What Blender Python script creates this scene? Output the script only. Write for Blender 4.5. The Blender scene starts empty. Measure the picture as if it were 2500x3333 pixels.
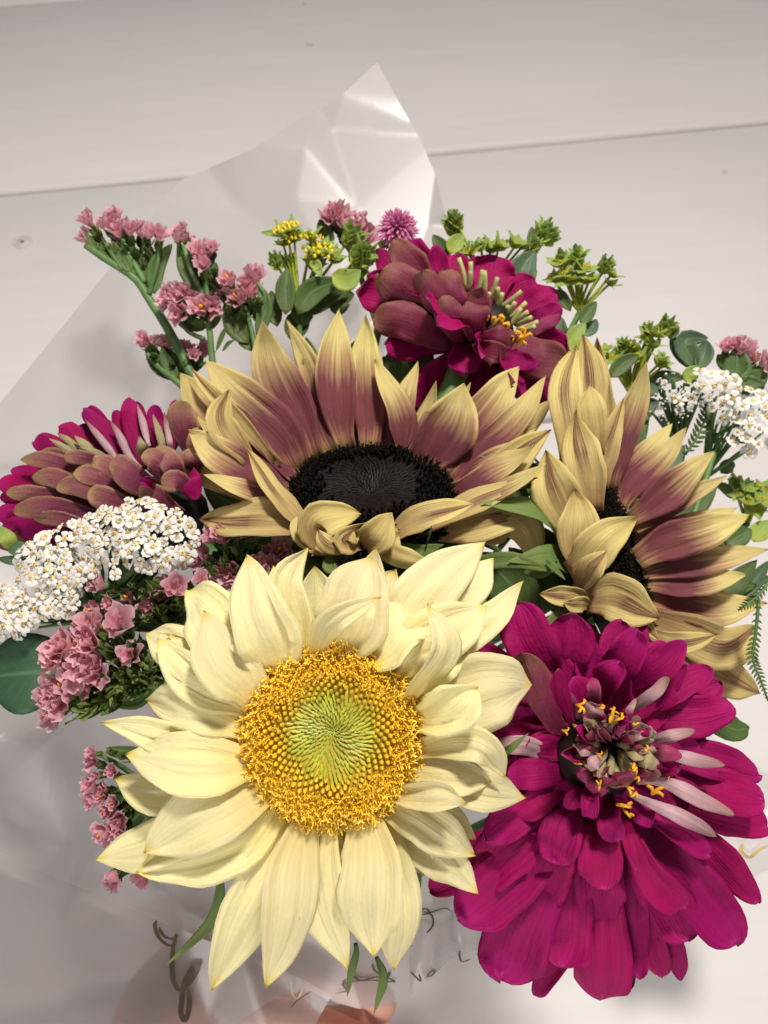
import bpy, math, random
import numpy as np
from mathutils import Vector, Matrix, Euler

random.seed(7)
S = bpy.context.scene
COL = S.collection
PI = math.pi

# ------------------------------------------------------------------ camera
IW, IH, FPX = 2500.0, 3333.0, 2407.0
CAM_H, DEP = 0.56, math.radians(62)
cam = bpy.data.cameras.new('camera'); camo = bpy.data.objects.new('camera', cam); COL.objects.link(camo)
camo.location = (0, 0, CAM_H); camo.rotation_euler = (PI/2 - DEP, 0, 0)
cam.sensor_fit = 'VERTICAL'; cam.sensor_height = 36.0; cam.lens = FPX/IH*36.0
cam.clip_start = 0.01; cam.clip_end = 50
cam.dof.use_dof = True; cam.dof.focus_distance = 0.232; cam.dof.aperture_fstop = 20
S.camera = camo
RX = np.array((1., 0, 0)); RU = np.array((0, math.sin(DEP), math.cos(DEP))); RF = np.array((0, math.cos(DEP), -math.sin(DEP)))
C0 = np.array((0, 0, CAM_H))
def V(x, y, z):            # camera axes (right, up, towards viewer) -> world direction
    return RX*x + RU*y - RF*z
def P(x, y, d):            # picture position and depth -> world point
    return C0 + V((x-IW/2)/FPX*d, (IH/2-y)/FPX*d, -d)
def px(n, d): return n/FPX*d

# ------------------------------------------------------------------ light
wd = bpy.data.worlds.new('World'); S.world = wd; wd.use_nodes = True
bg = wd.node_tree.nodes['Background']; bg.inputs[0].default_value = (1.0, 0.94, 0.91, 1); bg.inputs[1].default_value = 0.36
def area(name, loc, target, size, power, col):
    l = bpy.data.lights.new(name, 'AREA'); l.shape = 'DISK'; l.size = size; l.energy = power; l.color = col
    o = bpy.data.objects.new(name, l); COL.objects.link(o); o.location = loc
    o.rotation_euler = (Vector(target)-Vector(loc)).to_track_quat('-Z', 'Y').to_euler()
    return o
area('ceiling_lamp', C0+V(0.15, 0.60, 0.27), P(1450, 2300, 0.30), 0.12, 8.8, (1.0, 0.935, 0.86))
area('fill_light', C0+V(-0.22, -0.60, 0.30), P(1000, 3150, 0.40), 0.40, 3.5, (1.0, 0.95, 0.92))  # added fill from the viewer's side, brightens table and low wrap; no real fitting
S.view_settings.view_transform = 'Standard'; S.view_settings.look = 'None'; S.view_settings.exposure = 0.0; S.view_settings.gamma = 1
S.render.engine = 'CYCLES'
S.cycles.use_denoising = True
S.cycles.max_bounces = 10; S.cycles.transparent_max_bounces = 12; S.cycles.transmission_bounces = 8
S.cycles.caustics_reflective = False; S.cycles.caustics_refractive = False

# ------------------------------------------------------------------ node materials
def newmat(name):
    m = bpy.data.materials.new(name); m.use_nodes = True
    nt = m.node_tree; nt.nodes.clear()
    out = nt.nodes.new('ShaderNodeOutputMaterial')
    return m, nt, out
def N(nt, kind, **kw):
    n = nt.nodes.new('ShaderNode'+kind)
    for k, v in kw.items():
        if k.startswith('i_'):
            n.inputs[k[2:].replace('_', ' ')].default_value = v
        else: setattr(n, k, v)
    return n
def math_(nt, op, a, b=None, c=None, clamp=False):
    n = nt.nodes.new('ShaderNodeMath'); n.operation = op; n.use_clamp = clamp
    for i, v in enumerate((a, b, c)):
        if v is None: continue
        if isinstance(v, (int, float)): n.inputs[i].default_value = v
        else: nt.links.new(v, n.inputs[i])
    return n.outputs[0]
def ramp(nt, fac, stops):
    r = nt.nodes.new('ShaderNodeValToRGB'); e = r.color_ramp.elements
    while len(e) < len(stops): e.new(0.5)
    for i, (p, c) in enumerate(stops):
        e[i].position = p; e[i].color = (c[0], c[1], c[2], 1)
    nt.links.new(fac, r.inputs[0]); return r.outputs[0]
def mixc(nt, fac, a, b, blend='MIX'):
    n = nt.nodes.new('ShaderNodeMix'); n.data_type = 'RGBA'; n.blend_type = blend
    for k, v in (('Factor', fac), ('A', a), ('B', b)):
        sock = [s for s in n.inputs if s.name == k and (s.type == ('VALUE' if k == 'Factor' else 'RGBA'))][0]
        if isinstance(v, (int, float)): sock.default_value = v
        elif isinstance(v, tuple): sock.default_value = (v[0], v[1], v[2], 1)
        else: nt.links.new(v, sock)
    return [s for s in n.outputs if s.type == 'RGBA'][0]

def petal_mat(name, stops, wander=0.1, vein=0.25, rough=0.55, trans=0.25, streak=None, edge=None, sheen=0.0, spec=0.3, bump=0.35, var=0.12, vfreq=34, net=False, midrib=None):
    m, nt, out = newmat(name); L = nt.links.new
    uv = N(nt, 'UVMap'); sp = N(nt, 'SeparateXYZ'); L(uv.outputs[0], sp.inputs[0])
    u, v = sp.outputs[0], sp.outputs[1]
    oi = N(nt, 'ObjectInfo'); rnd = oi.outputs['Random']
    def streaks(su, sv, seed):
        cb = N(nt, 'CombineXYZ')
        L(math_(nt, 'MULTIPLY', u, su), cb.inputs[0]); L(math_(nt, 'MULTIPLY', v, sv), cb.inputs[1])
        L(math_(nt, 'MULTIPLY_ADD', rnd, 60.0, seed), cb.inputs[2])
        t = N(nt, 'TexNoise'); t.inputs['Scale'].default_value = 1.0; t.inputs['Detail'].default_value = 2.0
        L(cb.outputs[0], t.inputs['Vector']); return t.outputs['Fac']
    n1 = streaks(1.3, 12, 3.0); n2 = streaks(2.2, vfreq, 9.0); n3 = streaks(3.0, 3.0, 17.0)
    fac = math_(nt, 'ADD', u, math_(nt, 'MULTIPLY', math_(nt, 'SUBTRACT', n1, 0.5), wander*2))
    c = ramp(nt, fac, stops)
    av = math_(nt, 'ABSOLUTE', math_(nt, 'MULTIPLY_ADD', v, 2.0, -1.0))
    if edge:
        c = mixc(nt, math_(nt, 'MULTIPLY', math_(nt, 'SMOOTH_MAX', math_(nt, 'MULTIPLY_ADD', math_(nt, 'MAXIMUM', av, math_(nt, 'MULTIPLY_ADD', u, 1.0, -0.03)), 3.3, -2.3), 0.0, 0.1), edge[1], None, True), c, edge[0])
    if midrib:
        mr = math_(nt, 'MULTIPLY_ADD', av, -16.0, 1.25, True)
        sv = math_(nt, 'ABSOLUTE', math_(nt, 'MULTIPLY_ADD', math_(nt, 'FRACT', math_(nt, 'MULTIPLY_ADD', u, 7.0, math_(nt, 'MULTIPLY', av, -2.2))), 2.0, -1.0))
        sv = math_(nt, 'MULTIPLY', math_(nt, 'MULTIPLY_ADD', sv, 9.0, -8.0, True), .45)
        c = mixc(nt, math_(nt, 'MULTIPLY', math_(nt, 'MAXIMUM', mr, sv), .7), c, midrib)
    if streak:
        w = math_(nt, 'SUBTRACT', math_(nt, 'ADD', streak[1], math_(nt, 'MULTIPLY', math_(nt, 'SUBTRACT', n1, 0.5), 0.5)), av)
        w = math_(nt, 'MULTIPLY', w, 6.0, None, True)
        w = math_(nt, 'MULTIPLY', w, math_(nt, 'MULTIPLY_ADD', u, 4.0, -1.1, True))
        w = math_(nt, 'MULTIPLY', w, math_(nt, 'MULTIPLY_ADD', n2, 1.6, -0.1, True))
        w = math_(nt, 'MULTIPLY', w, math_(nt, 'GREATER_THAN', math_(nt, 'FRACT', math_(nt, 'MULTIPLY', rnd, 7.31)), streak[2]))
        c = mixc(nt, w, c, streak[0])
    dk = math_(nt, 'MULTIPLY_ADD', math_(nt, 'SUBTRACT', n2, 0.5), -2.0*vein, 1.0)
    dk = math_(nt, 'MULTIPLY', dk, math_(nt, 'MULTIPLY_ADD', math_(nt, 'SUBTRACT', n3, 0.5), 2*var, 1.0))
    dk = math_(nt, 'MULTIPLY', dk, math_(nt, 'MULTIPLY_ADD', rnd, 0.16, 0.92))
    if net:
        tc0 = N(nt, 'TexCoord'); vo = N(nt, 'TexVoronoi', feature='DISTANCE_TO_EDGE'); vo.inputs['Scale'].default_value = 520
        L(tc0.outputs['Object'], vo.inputs['Vector'])
        dk = math_(nt, 'MULTIPLY', dk, math_(nt, 'MULTIPLY_ADD', math_(nt, 'MULTIPLY', vo.outputs[0], 5.0, None, True), 0.16, 0.87))
    hs = N(nt, 'HueSaturation'); L(c, hs.inputs['Color']); L(dk, hs.inputs['Value'])
    L(math_(nt, 'MULTIPLY_ADD', rnd, 0.014, 0.493), hs.inputs['Hue'])
    col = hs.outputs[0]
    bs = N(nt, 'BsdfPrincipled'); L(col, bs.inputs['Base Color'])
    bs.inputs['Roughness'].default_value = rough; bs.inputs['Specular IOR Level'].default_value = spec
    if sheen:
        bs.inputs['Sheen Weight'].default_value = sheen; bs.inputs['Sheen Roughness'].default_value = 0.5
        L(col, bs.inputs['Sheen Tint'])
    tc = N(nt, 'TexCoord'); nz = N(nt, 'TexNoise'); nz.inputs['Scale'].default_value = 900; L(tc.outputs['Object'], nz.inputs['Vector'])
    nl = N(nt, 'TexNoise'); nl.inputs['Scale'].default_value = 170; L(tc.outputs['Object'], nl.inputs['Vector'])
    hgt = math_(nt, 'ADD', math_(nt, 'ADD', n2, math_(nt, 'MULTIPLY', nz.outputs['Fac'], 0.35)), math_(nt, 'MULTIPLY', nl.outputs['Fac'], 1.3))
    bp = N(nt, 'Bump'); bp.inputs['Strength'].default_value = bump; bp.inputs['Distance'].default_value = 0.0008
    L(hgt, bp.inputs['Height']); L(bp.outputs[0], bs.inputs['Normal'])
    tr = N(nt, 'BsdfTranslucent'); L(col, tr.inputs[0])
    mx = N(nt, 'MixShader'); mx.inputs[0].default_value = trans
    L(bs.outputs[0], mx.inputs[1]); L(tr.outputs[0], mx.inputs[2]); L(mx.outputs[0], out.inputs[0])
    return m

def plain_mat(name, col, rough=0.5, var=0.2, scale=300, trans=0.0, spec=0.4, bump=0.0, col2=None):
    m, nt, out = newmat(name); L = nt.links.new
    tc = N(nt, 'TexCoord'); nz = N(nt, 'TexNoise'); nz.inputs['Scale'].default_value = scale; nz.inputs['Detail'].default_value = 3
    L(tc.outputs['Object'], nz.inputs['Vector'])
    oi = N(nt, 'ObjectInfo')
    f = math_(nt, 'ADD', nz.outputs['Fac'], math_(nt, 'MULTIPLY_ADD', oi.outputs['Random'], 0.5, -0.25))
    c2 = col2 or tuple(min(1, x*(1+var)) for x in col)
    c1 = tuple(x*(1-var) for x in col) if not col2 else col
    c = ramp(nt, f, [(0.3, c1), (0.7, c2)])
    bs = N(nt, 'BsdfPrincipled'); L(c, bs.inputs['Base Color']); bs.inputs['Roughness'].default_value = rough
    bs.inputs['Specular IOR Level'].default_value = spec
    if bump:
        bp = N(nt, 'Bump'); bp.inputs['Strength'].default_value = bump; bp.inputs['Distance'].default_value = 0.001
        L(nz.outputs['Fac'], bp.inputs['Height']); L(bp.outputs[0], bs.inputs['Normal'])
    if trans:
        tr = N(nt, 'BsdfTranslucent'); L(c, tr.inputs[0]); mx = N(nt, 'MixShader'); mx.inputs[0].default_value = trans
        L(bs.outputs[0], mx.inputs[1]); L(tr.outputs[0], mx.inputs[2]); L(mx.outputs[0], out.inputs[0])
    else: L(bs.outputs[0], out.inputs[0])
    return m

M = {}
M['cream'] = petal_mat('cream_petal', [(0.0, (.84, .62, .10)), (.12, (.88, .76, .32)), (.35, (.91, .84, .47)), (.88, (.92, .86, .52)), (.98, (.90, .76, .22)), (1, (.80, .68, .16))], 0.06, 0.16, 0.68, 0.34, spec=.16, vfreq=22, bump=0.45, var=0.05)
M['cream_back'] = petal_mat('cream_petal_back', [(0.0, (.80, .68, .28)), (.3, (.90, .84, .52)), (.9, (.91, .84, .51)), (1, (.82, .70, .20))], 0.06, 0.14, 0.68, 0.34, spec=.16, vfreq=22, var=0.05)
M['dusk'] = petal_mat('two_tone_petal', [(0.0, (.50, .33, .13)), (.07, (.38, .17, .11)), (.16, (.215, .060, .070)), (.42, (.235, .072, .086)), (.60, (.54, .36, .18)), (.72, (.77, .65, .28)), (1, (.75, .63, .24))], 0.2, 0.30, 0.68, 0.3, spec=.16, vfreq=30, var=0.08)
M['dusk_back'] = petal_mat('two_tone_petal_back', [(0.0, (.40, .22, .11)), (.25, (.58, .42, .17)), (.6, (.74, .61, .25)), (.93, (.74, .59, .22)), (1, (.26, .11, .07))], 0.22, 0.36, 0.68, 0.3, spec=.16, streak=((.17, .045, .045), .40, .30), vfreq=30, var=0.1)
MAG = (.34, .0025, .098)
M['mag'] = petal_mat('magenta_petal', [(0.0, (.20, .01, .06)), (.25, (.29, .003, .085)), (.75, MAG), (.97, (.37, .006, .13)), (1, (.46, .03, .20))], 0.10, 0.24, 0.65, 0.18, sheen=0.25, spec=0.18, vfreq=20, var=0.2, bump=.6)
M['mauve'] = petal_mat('mauve_petal_back', [(0.0, (.17, .010, .045)), (.35, (.19, .014, .052)), (.75, (.19, .030, .055)), (1, (.24, .085, .06))], 0.14, 0.2, 0.6, 0.15, edge=((.34, .18, .10), 0.3), spec=0.3, vfreq=14, net=True)
M['tan'] = petal_mat('tan_petal_back', [(0.0, (.10, .010, .035)), (.45, (.19, .035, .065)), (.75, (.29, .12, .10)), (1, (.33, .19, .09))], 0.14, 0.2, 0.6, 0.15, edge=((.36, .23, .10), 0.75), spec=0.3, vfreq=14, net=True)
M['silver'] = petal_mat('pale_petal_back', [(0.0, (.58, .44, .38)), (.3, (.55, .35, .39)), (.75, (.46, .26, .28)), (1, (.28, .15, .11))], 0.15, 0.36, 0.5, 0.15, spec=0.5, vfreq=14)
M['pinkback'] = petal_mat('dull_magenta_back', [(0.0, (.34, .14, .16)), (.5, (.30, .05, .11)), (1, (.34, .02, .12))], 0.1, 0.2, 0.55, 0.15, vfreq=14)
M['olive_tube'] = petal_mat('olive_petal_tube', [(0.0, (.34, .28, .16)), (.7, (.42, .38, .18)), (1, (.40, .24, .20))], 0.1, 0.2, 0.5, 0.2)
M['leaf'] = petal_mat('leaf_green', [(0.0, (.13, .19, .05)), (.5, (.085, .145, .04)), (1, (.095, .155, .04))], 0.1, 0.2, 0.5, 0.2, vfreq=9, spec=0.3, midrib=(.19, .27, .10))
M['bluegreen'] = petal_mat('blue_green_leaf', [(0.0, (.13, .20, .09)), (.5, (.075, .135, .07)), (1, (.07, .125, .062))], 0.1, 0.12, 0.5, 0.12, vfreq=8, spec=0.35, var=0.15, midrib=(.17, .25, .13))
M['lime'] = petal_mat('lime_bract', [(0.0, (.48, .54, .09)), (.5, (.40, .51, .11)), (1, (.29, .43, .12))], 0.1, 0.2, 0.5, 0.3, vfreq=10)
M['sepal'] = petal_mat('sepal_green', [(0.0, (.10, .17, .04)), (.6, (.15, .23, .06)), (1, (.20, .26, .07))], 0.1, 0.2, 0.6, 0.2, vfreq=12)
M['stem'] = plain_mat('stem_green', (.10, .19, .055), 0.5, 0.25, 150)
M['darkgreen'] = plain_mat('calyx_green', (.06, .115, .03), 0.55, 0.35, 500, trans=0.15, col2=(.14, .20, .055))
M['bract_green'] = plain_mat('statice_bract_green', (.08, .14, .035), 0.55, 0.35, 400, trans=0.15, col2=(.22, .28, .08))
M['pink'] = petal_mat('papery_pink', [(0.0, (.82, .54, .52)), (.35, (.74, .31, .37)), (.75, (.78, .40, .47)), (1, (.84, .56, .62))], 0.12, 0.22, 0.7, 0.3, vfreq=40, spec=0.2, var=0.15)
M['hotpink'] = petal_mat('bright_pink_bract', [(0.0, (.45, .05, .22)), (.5, (.74, .16, .42)), (1, (.90, .46, .66))], 0.1, 0.2, 0.6, 0.2)
M['white'] = plain_mat('yarrow_white', (.80, .79, .75), 0.6, 0.06, 400, trans=0.2)
M['creamdot'] = plain_mat('yarrow_centre', (.55, .45, .25), 0.7, 0.35, 2500, col2=(.80, .70, .42))
M['gold'] = plain_mat('golden_stamen', (.80, .40, .015), 0.5, 0.2, 600, trans=0.1)
M['brown'] = plain_mat('brown_stamen', (.36, .27, .13), 0.6, 0.3, 900)
M['umbel'] = plain_mat('umbel_yellow', (.66, .50, .012), 0.6, 0.3, 900)
M['limebud'] = plain_mat('lime_bud', (.36, .42, .03), 0.5, 0.25, 500, trans=0.15)
M['greenscale'] = plain_mat('disc_green_scale', (.38, .46, .06), 0.45, 0.3, 250, trans=0.1)
M['dark'] = plain_mat('dark_disc_floret', (.008, .0055, .0045), 0.6, 0.5, 700, spec=.12)
M['core'] = plain_mat('disc_core', (.45, .27, .02), 0.8, 0.2, 300)
M['darkcore'] = plain_mat('dark_disc_core', (.010, .007, .006), 0.6, 0.2, 300)

# floret of the yellow disc: deeper orange low down the tube
def floret_mat():
    m, nt, out = newmat('disc_floret_yellow'); L = nt.links.new
    uv = N(nt, 'UVMap'); sp = N(nt, 'SeparateXYZ'); L(uv.outputs[0], sp.inputs[0])
    oi = N(nt, 'ObjectInfo')
    c = ramp(nt, sp.outputs[0], [(0, (.66, .36, .012)), (.5, (.87, .53, .02)), (1, (.93, .66, .07))])
    hs = N(nt, 'HueSaturation'); L(c, hs.inputs['Color']); L(math_(nt, 'MULTIPLY_ADD', oi.outputs['Random'], 0.3, 0.85), hs.inputs['Value'])
    bs = N(nt, 'BsdfPrincipled'); L(hs.outputs[0], bs.inputs['Base Color']); bs.inputs['Roughness'].default_value = .45
    L(bs.outputs[0], out.inputs[0]); return m
M['floret'] = floret_mat()

# ------------------------------------------------------------------ objects
def thing(name, loc, label, cat, group=None, kind=None):
    o = bpy.data.objects.new(name, None); COL.objects.link(o); o.empty_display_size = 0.01
    o.location = Vector(loc); o['label'] = label
    if cat: o['category'] = cat
    if group: o['group'] = group
    if kind: o['kind'] = kind
    return o
def world_loc(o):
    v = Vector(o.location)
    while o.parent: o = o.parent; v = v + Vector(o.location)
    return v
def mesh(name, verts, faces, mats, midx=None, uvs=None, smooth=True):
    me = bpy.data.meshes.new(name); me.from_pydata([tuple(map(float, v)) for v in verts], [], faces)
    for m in mats: me.materials.append(m)
    n = len(me.polygons)
    if midx is not None: me.polygons.foreach_set('material_index', np.asarray(midx, dtype=np.int32))
    me.polygons.foreach_set('use_smooth', [smooth]*n)
    if uvs is not None:
        ul = me.uv_layers.new(name='UVMap'); li = np.empty(len(me.loops), dtype=np.int32); me.loops.foreach_get('vertex_index', li)
        ul.data.foreach_set('uv', np.asarray(uvs, dtype=np.float32)[li].ravel())
    me.update(); return me
def link(name, me, parent=None, wloc=(0, 0, 0), rot=None, scale=None):
    o = bpy.data.objects.new(name, me); COL.objects.link(o)
    if parent is not None:
        o.parent = parent; o.location = Vector(wloc) - world_loc(parent)
    else: o.location = Vector(wloc)
    if rot is not None: o.rotation_euler = rot
    if scale is not None: o.scale = (scale,)*3 if isinstance(scale, (int, float)) else scale
    return o
def nrm(v):
    v = np.asarray(v, float); return v/max(1e-12, np.linalg.norm(v))
def basis(zdir, spin=0.0):       # euler with local Z along zdir
    q = Vector(zdir).to_track_quat('Z', 'Y') @ Euler((0, 0, spin)).to_quaternion()
    return q.to_euler()
def catmull(pts, ts):
    pts = [np.asarray(p, float) for p in pts]; n = len(pts)-1
    ex = [2*pts[0]-pts[1]] + pts + [2*pts[-1]-pts[-2]]
    out = []
    for t in ts:
        s = min(t*n, n-1e-9); i = int(s); f = s-i
        a, b, c, d = ex[i:i+4]
        out.append(0.5*((2*b)+(-a+c)*f+(2*a-5*b+4*c-d)*f*f+(-a+3*b-3*c+d)*f**3))
    return np.array(out)
def smooth(x): x = np.clip(x, 0, 1); return x*x*(3-2*x)

def prof_sun(t):
    lo = .52+.48*smooth(t/.36); x = np.clip((t-.48)/.52, 0, 1); return lo*(1-x**2.0)*(1-.12*x)
def prof_zin(t):
    lo = .42+.58*smooth(t/.58); x = np.clip((t-.62)/.38, 0, 1); return lo*np.sqrt(np.maximum(0, 1-x**2.7))
def prof_ovate(t):
    lo = .62+.38*smooth(t/.45); x = np.clip((t-.40)/.60, 0, 1); return lo*(1-x**2.8)**.8
def prof_leaf(t):
    return np.sin(PI*np.clip(t, 0, 1)**.8)**.75*.97+.03*(1-t)
def prof_round(t):
    return np.sqrt(np.maximum(0, 1-(2*np.clip(t, 0, 1)**.85-1)**2))
def prof_zin2(t):
    lo = .36+.64*smooth(t/.6); x = np.clip((t-.55)/.45, 0, 1); return lo*np.sqrt(np.maximum(0, 1-x**2.0))
PROF = dict(zin2=prof_zin2, ovate=prof_ovate, sun=prof_sun, zin=prof_zin, leaf=prof_leaf, round=prof_round)

def petal(parent, pts, width, mats, prof='sun', hint=None, cup=0.4, roll=0.0, twist=0.0, ridge=0.0, wave=0.0, wfreq=2.0, notch=0.0, tipcurl=1.0, thick=0.00022, nu=14, nv=8, name='petal', seed=None):
    """One petal or leaf as a closed two-sided blade along a curved midline."""
    r = random.Random(seed if seed is not None else random.random())
    pts = [np.asarray(p, float) for p in pts]; org = pts[0].copy()
    k = np.linspace(0, 1, nu+1); ts = 1-(1-k)**(1.7 if prof in ('zin', 'zin2', 'round') else 1.25)
    cl = catmull(pts, ts); L = np.linalg.norm(np.diff(cl, axis=0), axis=1).sum()
    if hint is None: hint = C0-cl[len(cl)//2]
    hint = nrm(hint)
    ax0 = nrm(cl[-1]-cl[0]); side = np.cross(ax0, hint)
    irr = 1.0 if prof in ('sun', 'zin', 'zin2', 'ovate') else .4
    tc = r.uniform(-.10, .16)*irr*tipcurl; sb = r.uniform(-.06, .06)*irr
    cl = cl+hint*(tc*L*np.clip((ts-.62)/.38, 0, 1)**2)[:, None]+side*(sb*L*np.sin(PI*2*ts)*(1-ts))[:, None]
    T = np.gradient(cl, axis=0); T = T/np.maximum(1e-12, np.linalg.norm(T, axis=1))[:, None]
    w = PROF[prof](ts)*width/2
    ph3, ph4 = r.uniform(0, 6.28), r.uniform(0, 6.28)
    wl = w*(1+.07*irr*np.sin(7*ts+ph3)+.025*irr*np.sin(19*ts+ph4)); wr = w*(1+.07*irr*np.sin(6.3*ts+ph4)+.025*irr*np.sin(21*ts+ph3))
    asym = r.uniform(-.25, .25)*irr
    vs = np.linspace(-1, 1, nv+1)
    ph = r.uniform(0, 6.28); ph2 = r.uniform(0, 6.28); wa = wave*width
    front = np.zeros((nu+1, nv+1, 3)); Nn = np.zeros((nu+1, 3))
    prevB = None
    for i in range(nu+1):
        n = hint-T[i]*hint.dot(T[i]); 
        if np.linalg.norm(n) < .15 and prevB is not None: n = np.cross(prevB, T[i])*-1
        n = nrm(n); b = nrm(np.cross(T[i], n))
        if prevB is not None and b.dot(prevB) < 0: b = -b; n = -n
        prevB = b
        a = roll+twist*ts[i]
        n2 = n*math.cos(a)+b*math.sin(a); b2 = b*math.cos(a)-n*math.sin(a)
        Nn[i] = n2
        ca = cup*(1-.45*ts[i]) if prof == 'sun' else cup
        for j, v in enumerate(vs):
            wi = wr[i] if v > 0 else wl[i]; cc = ca*(1+asym*(1 if v > 0 else -1))
            if abs(cc) > 1e-3:
                ox = math.sin(v*cc)/cc*wi; oz = (1-math.cos(v*cc))/cc*wi
            else: ox = v*wi; oz = 0
            env = math.sin(PI*min(1, ts[i]*1.02))
            oz += ridge*w[i]*((math.cos(3*PI*v*.8)+.45*math.cos(11*v+ph))*env*.5)
            oz += wa*(abs(v)**2)*math.sin(wfreq*6.28*ts[i]+ph+(1.7 if v > 0 else 0))*smooth(ts[i]*2.5)*(1 if prof != 'sun' else (1-ts[i]*.6))
            oz += wa*.5*math.sin(2.2*v+ph2)*math.sin(5*ts[i]+ph)*smooth(ts[i]*2)
            ol = -notch*width*math.exp(-(v/.22)**2)*smooth((ts[i]-.8)/.2)
            front[i, j] = cl[i]+b2*ox+n2*oz+T[i]*ol
    th = thick/2
    nn = np.repeat(Nn[:, None, :], nv+1, axis=1)
    A = (front+nn*th-org).reshape(-1, 3); B = (front-nn*th-org).reshape(-1, 3)
    uvs = np.array([(ts[i], (v+1)/2) for i in range(nu+1) for v in vs])
    faces = []; mi = []; o2 = len(A); row = nv+1
    # orientation: front must face +n
    for i in range(nu):
        for j in range(nv):
            a, b_, c, d = i*row+j, i*row+j+1, (i+1)*row+j+1, (i+1)*row+j
            faces += [(a, b_, c), (a, c, d), (o2+c, o2+b_, o2+a), (o2+d, o2+c, o2+a)]; mi += [0, 0, 1, 1]
    rim = [i*row for i in range(nu+1)]+[nu*row+j for j in range(1, nv+1)]+[i*row+nv for i in range(nu-1, -1, -1)]+[j for j in range(nv-1, 0, -1)]
    for q in range(len(rim)):
        a, b_ = rim[q], rim[(q+1) % len(rim)]
        faces.append((a, b_, o2+b_, o2+a)); mi.append(0)
    me = mesh(name, np.vstack((A, B)), faces, mats, mi, np.vstack((uvs, uvs)))
    return link(name, me, parent, org)

def tube_geo(pts, radii, sides=8):
    pts = np.asarray(pts, float); n = len(pts); T = np.gradient(pts, axis=0)
    ref = np.array((.3, .5, .81)); vs = []; fs = []
    for i in range(n):
        t = nrm(T[i]); a = nrm(np.cross(t, ref)); b = np.cross(t, a)
        for k in range(sides):
            an = 2*PI*k/sides; vs.append(pts[i]+radii[i]*(math.cos(an)*a+math.sin(an)*b))
    for i in range(n-1):
        for k in range(sides):
            fs.append((i*sides+k, i*sides+(k+1) % sides, (i+1)*sides+(k+1) % sides, (i+1)*sides+k))
    fs.append(tuple(range(sides-1, -1, -1))); fs.append(tuple((n-1)*sides+k for k in range(sides)))
    return vs, fs
def tube(name, pts, r0, r1, mat, parent, steps=14, sides=8):
    c = catmull(pts, np.linspace(0, 1, steps)); org = c[0]
    vs, fs = tube_geo(c-org, np.linspace(r0, r1, steps), sides)
    uv = [(i/len(vs), 0.5) for i in range(len(vs))]
    return link(name, mesh(name, vs, fs, [mat], None, uv), parent, org)

GRIP = P(1030, 2960, 0.352)
def stem_to_grip(parent, start, r, mat='stem', via=None):
    v = via if via is not None else (P(1080, 2420, 0.325)*.7+np.asarray(start)*.3)+np.array((random.uniform(-.012, .012), random.uniform(-.008, .008), 0))
    g = GRIP+V(random.uniform(-.01, .01), random.uniform(-.006, .006), 0)
    return tube('stem', [start, v, g], r, r*1.1, M[mat], parent)

# ------------------------------------------------------------------ white plank table
def wood_mat():
    m, nt, out = newmat('white_painted_wood'); L = nt.links.new
    tc = N(nt, 'TexCoord'); mp = N(nt, 'Mapping'); mp.inputs['Scale'].default_value = (2.2, 26, 10); L(tc.outputs['Object'], mp.inputs[0])
    oi = N(nt, 'ObjectInfo')
    nz = N(nt, 'TexNoise', noise_dimensions='4D'); nz.inputs['Scale'].default_value = 2.2; nz.inputs['Detail'].default_value = 6; L(mp.outputs[0], nz.inputs['Vector'])
    L(math_(nt, 'MULTIPLY', oi.outputs['Random'], 30.0), nz.inputs['W'])
    n2 = N(nt, 'TexNoise'); n2.inputs['Scale'].default_value = 5; L(tc.outputs['Object'], n2.inputs['Vector'])
    f = math_(nt, 'ADD', math_(nt, 'MULTIPLY', nz.outputs['Fac'], .7), math_(nt, 'MULTIPLY', n2.outputs['Fac'], .3))
    c = ramp(nt, f, [(.30, (.745, .715, .70)), (.55, (.785, .755, .745)), (.75, (.80, .775, .765))])
    bs = N(nt, 'BsdfPrincipled'); L(c, bs.inputs['Base Color']); bs.inputs['Roughness'].default_value = .5; bs.inputs['Specular IOR Level'].default_value = .3
    bp = N(nt, 'Bump'); bp.inputs['Strength'].default_value = .16; bp.inputs['Distance'].default_value = .002
    L(nz.outputs['Fac'], bp.inputs['Height']); L(bp.outputs[0], bs.inputs['Normal']); L(bs.outputs[0], out.inputs[0])
    return m
M['wood'] = wood_mat()
def ground(x, y):
    d = V((x-IW/2)/FPX, (IH/2-y)/FPX, -1); return C0+d*(CAM_H/-d[2])
g0, g1 = ground(0, 628), ground(2500, 395)
bdir = nrm(g1-g0); bperp = np.array((-bdir[1], bdir[0], 0)); BW = 0.382; ang = math.atan2(bdir[1], bdir[0])
table = thing('plank_table', (0, 0, 0), 'white painted wide plank tabletop filling the background', None, kind='structure')
def plank(cx_off, width):
    hw, hl, b, th = width/2-.0030, 1.9, .0050, .02
    vs = []; fs = []
    prof = [(-hw, -th), (-hw, -b), (-hw+b*.35, -b*.35), (-hw+b, 0), (hw-b, 0), (hw-b*.35, -b*.35), (hw, -b), (hw, -th)]
    nx = 60; rr = random.Random(cx_off)
    for i in range(nx+1):
        x = -hl+2*hl*i/nx
        for k, (y, z) in enumerate(prof):
            vs.append((x, y+(rr.uniform(-.0005, .0005) if k in (1, 2, 3, 4, 5, 6) else 0), z))
    n = len(prof)
    for i in range(nx):
        for k in range(n-1): fs.append((i*n+k, (i+1)*n+k, (i+1)*n+k+1, i*n+k+1))
    me = mesh('plank', vs, fs, [M['wood']])
    c = g0+bperp*cx_off+bdir*.4
    return link('plank', me, table, (c[0], c[1], 0), (0, 0, ang))
planks = [plank(BW*(k+.5), BW) for k in range(-4, 3)]
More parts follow.
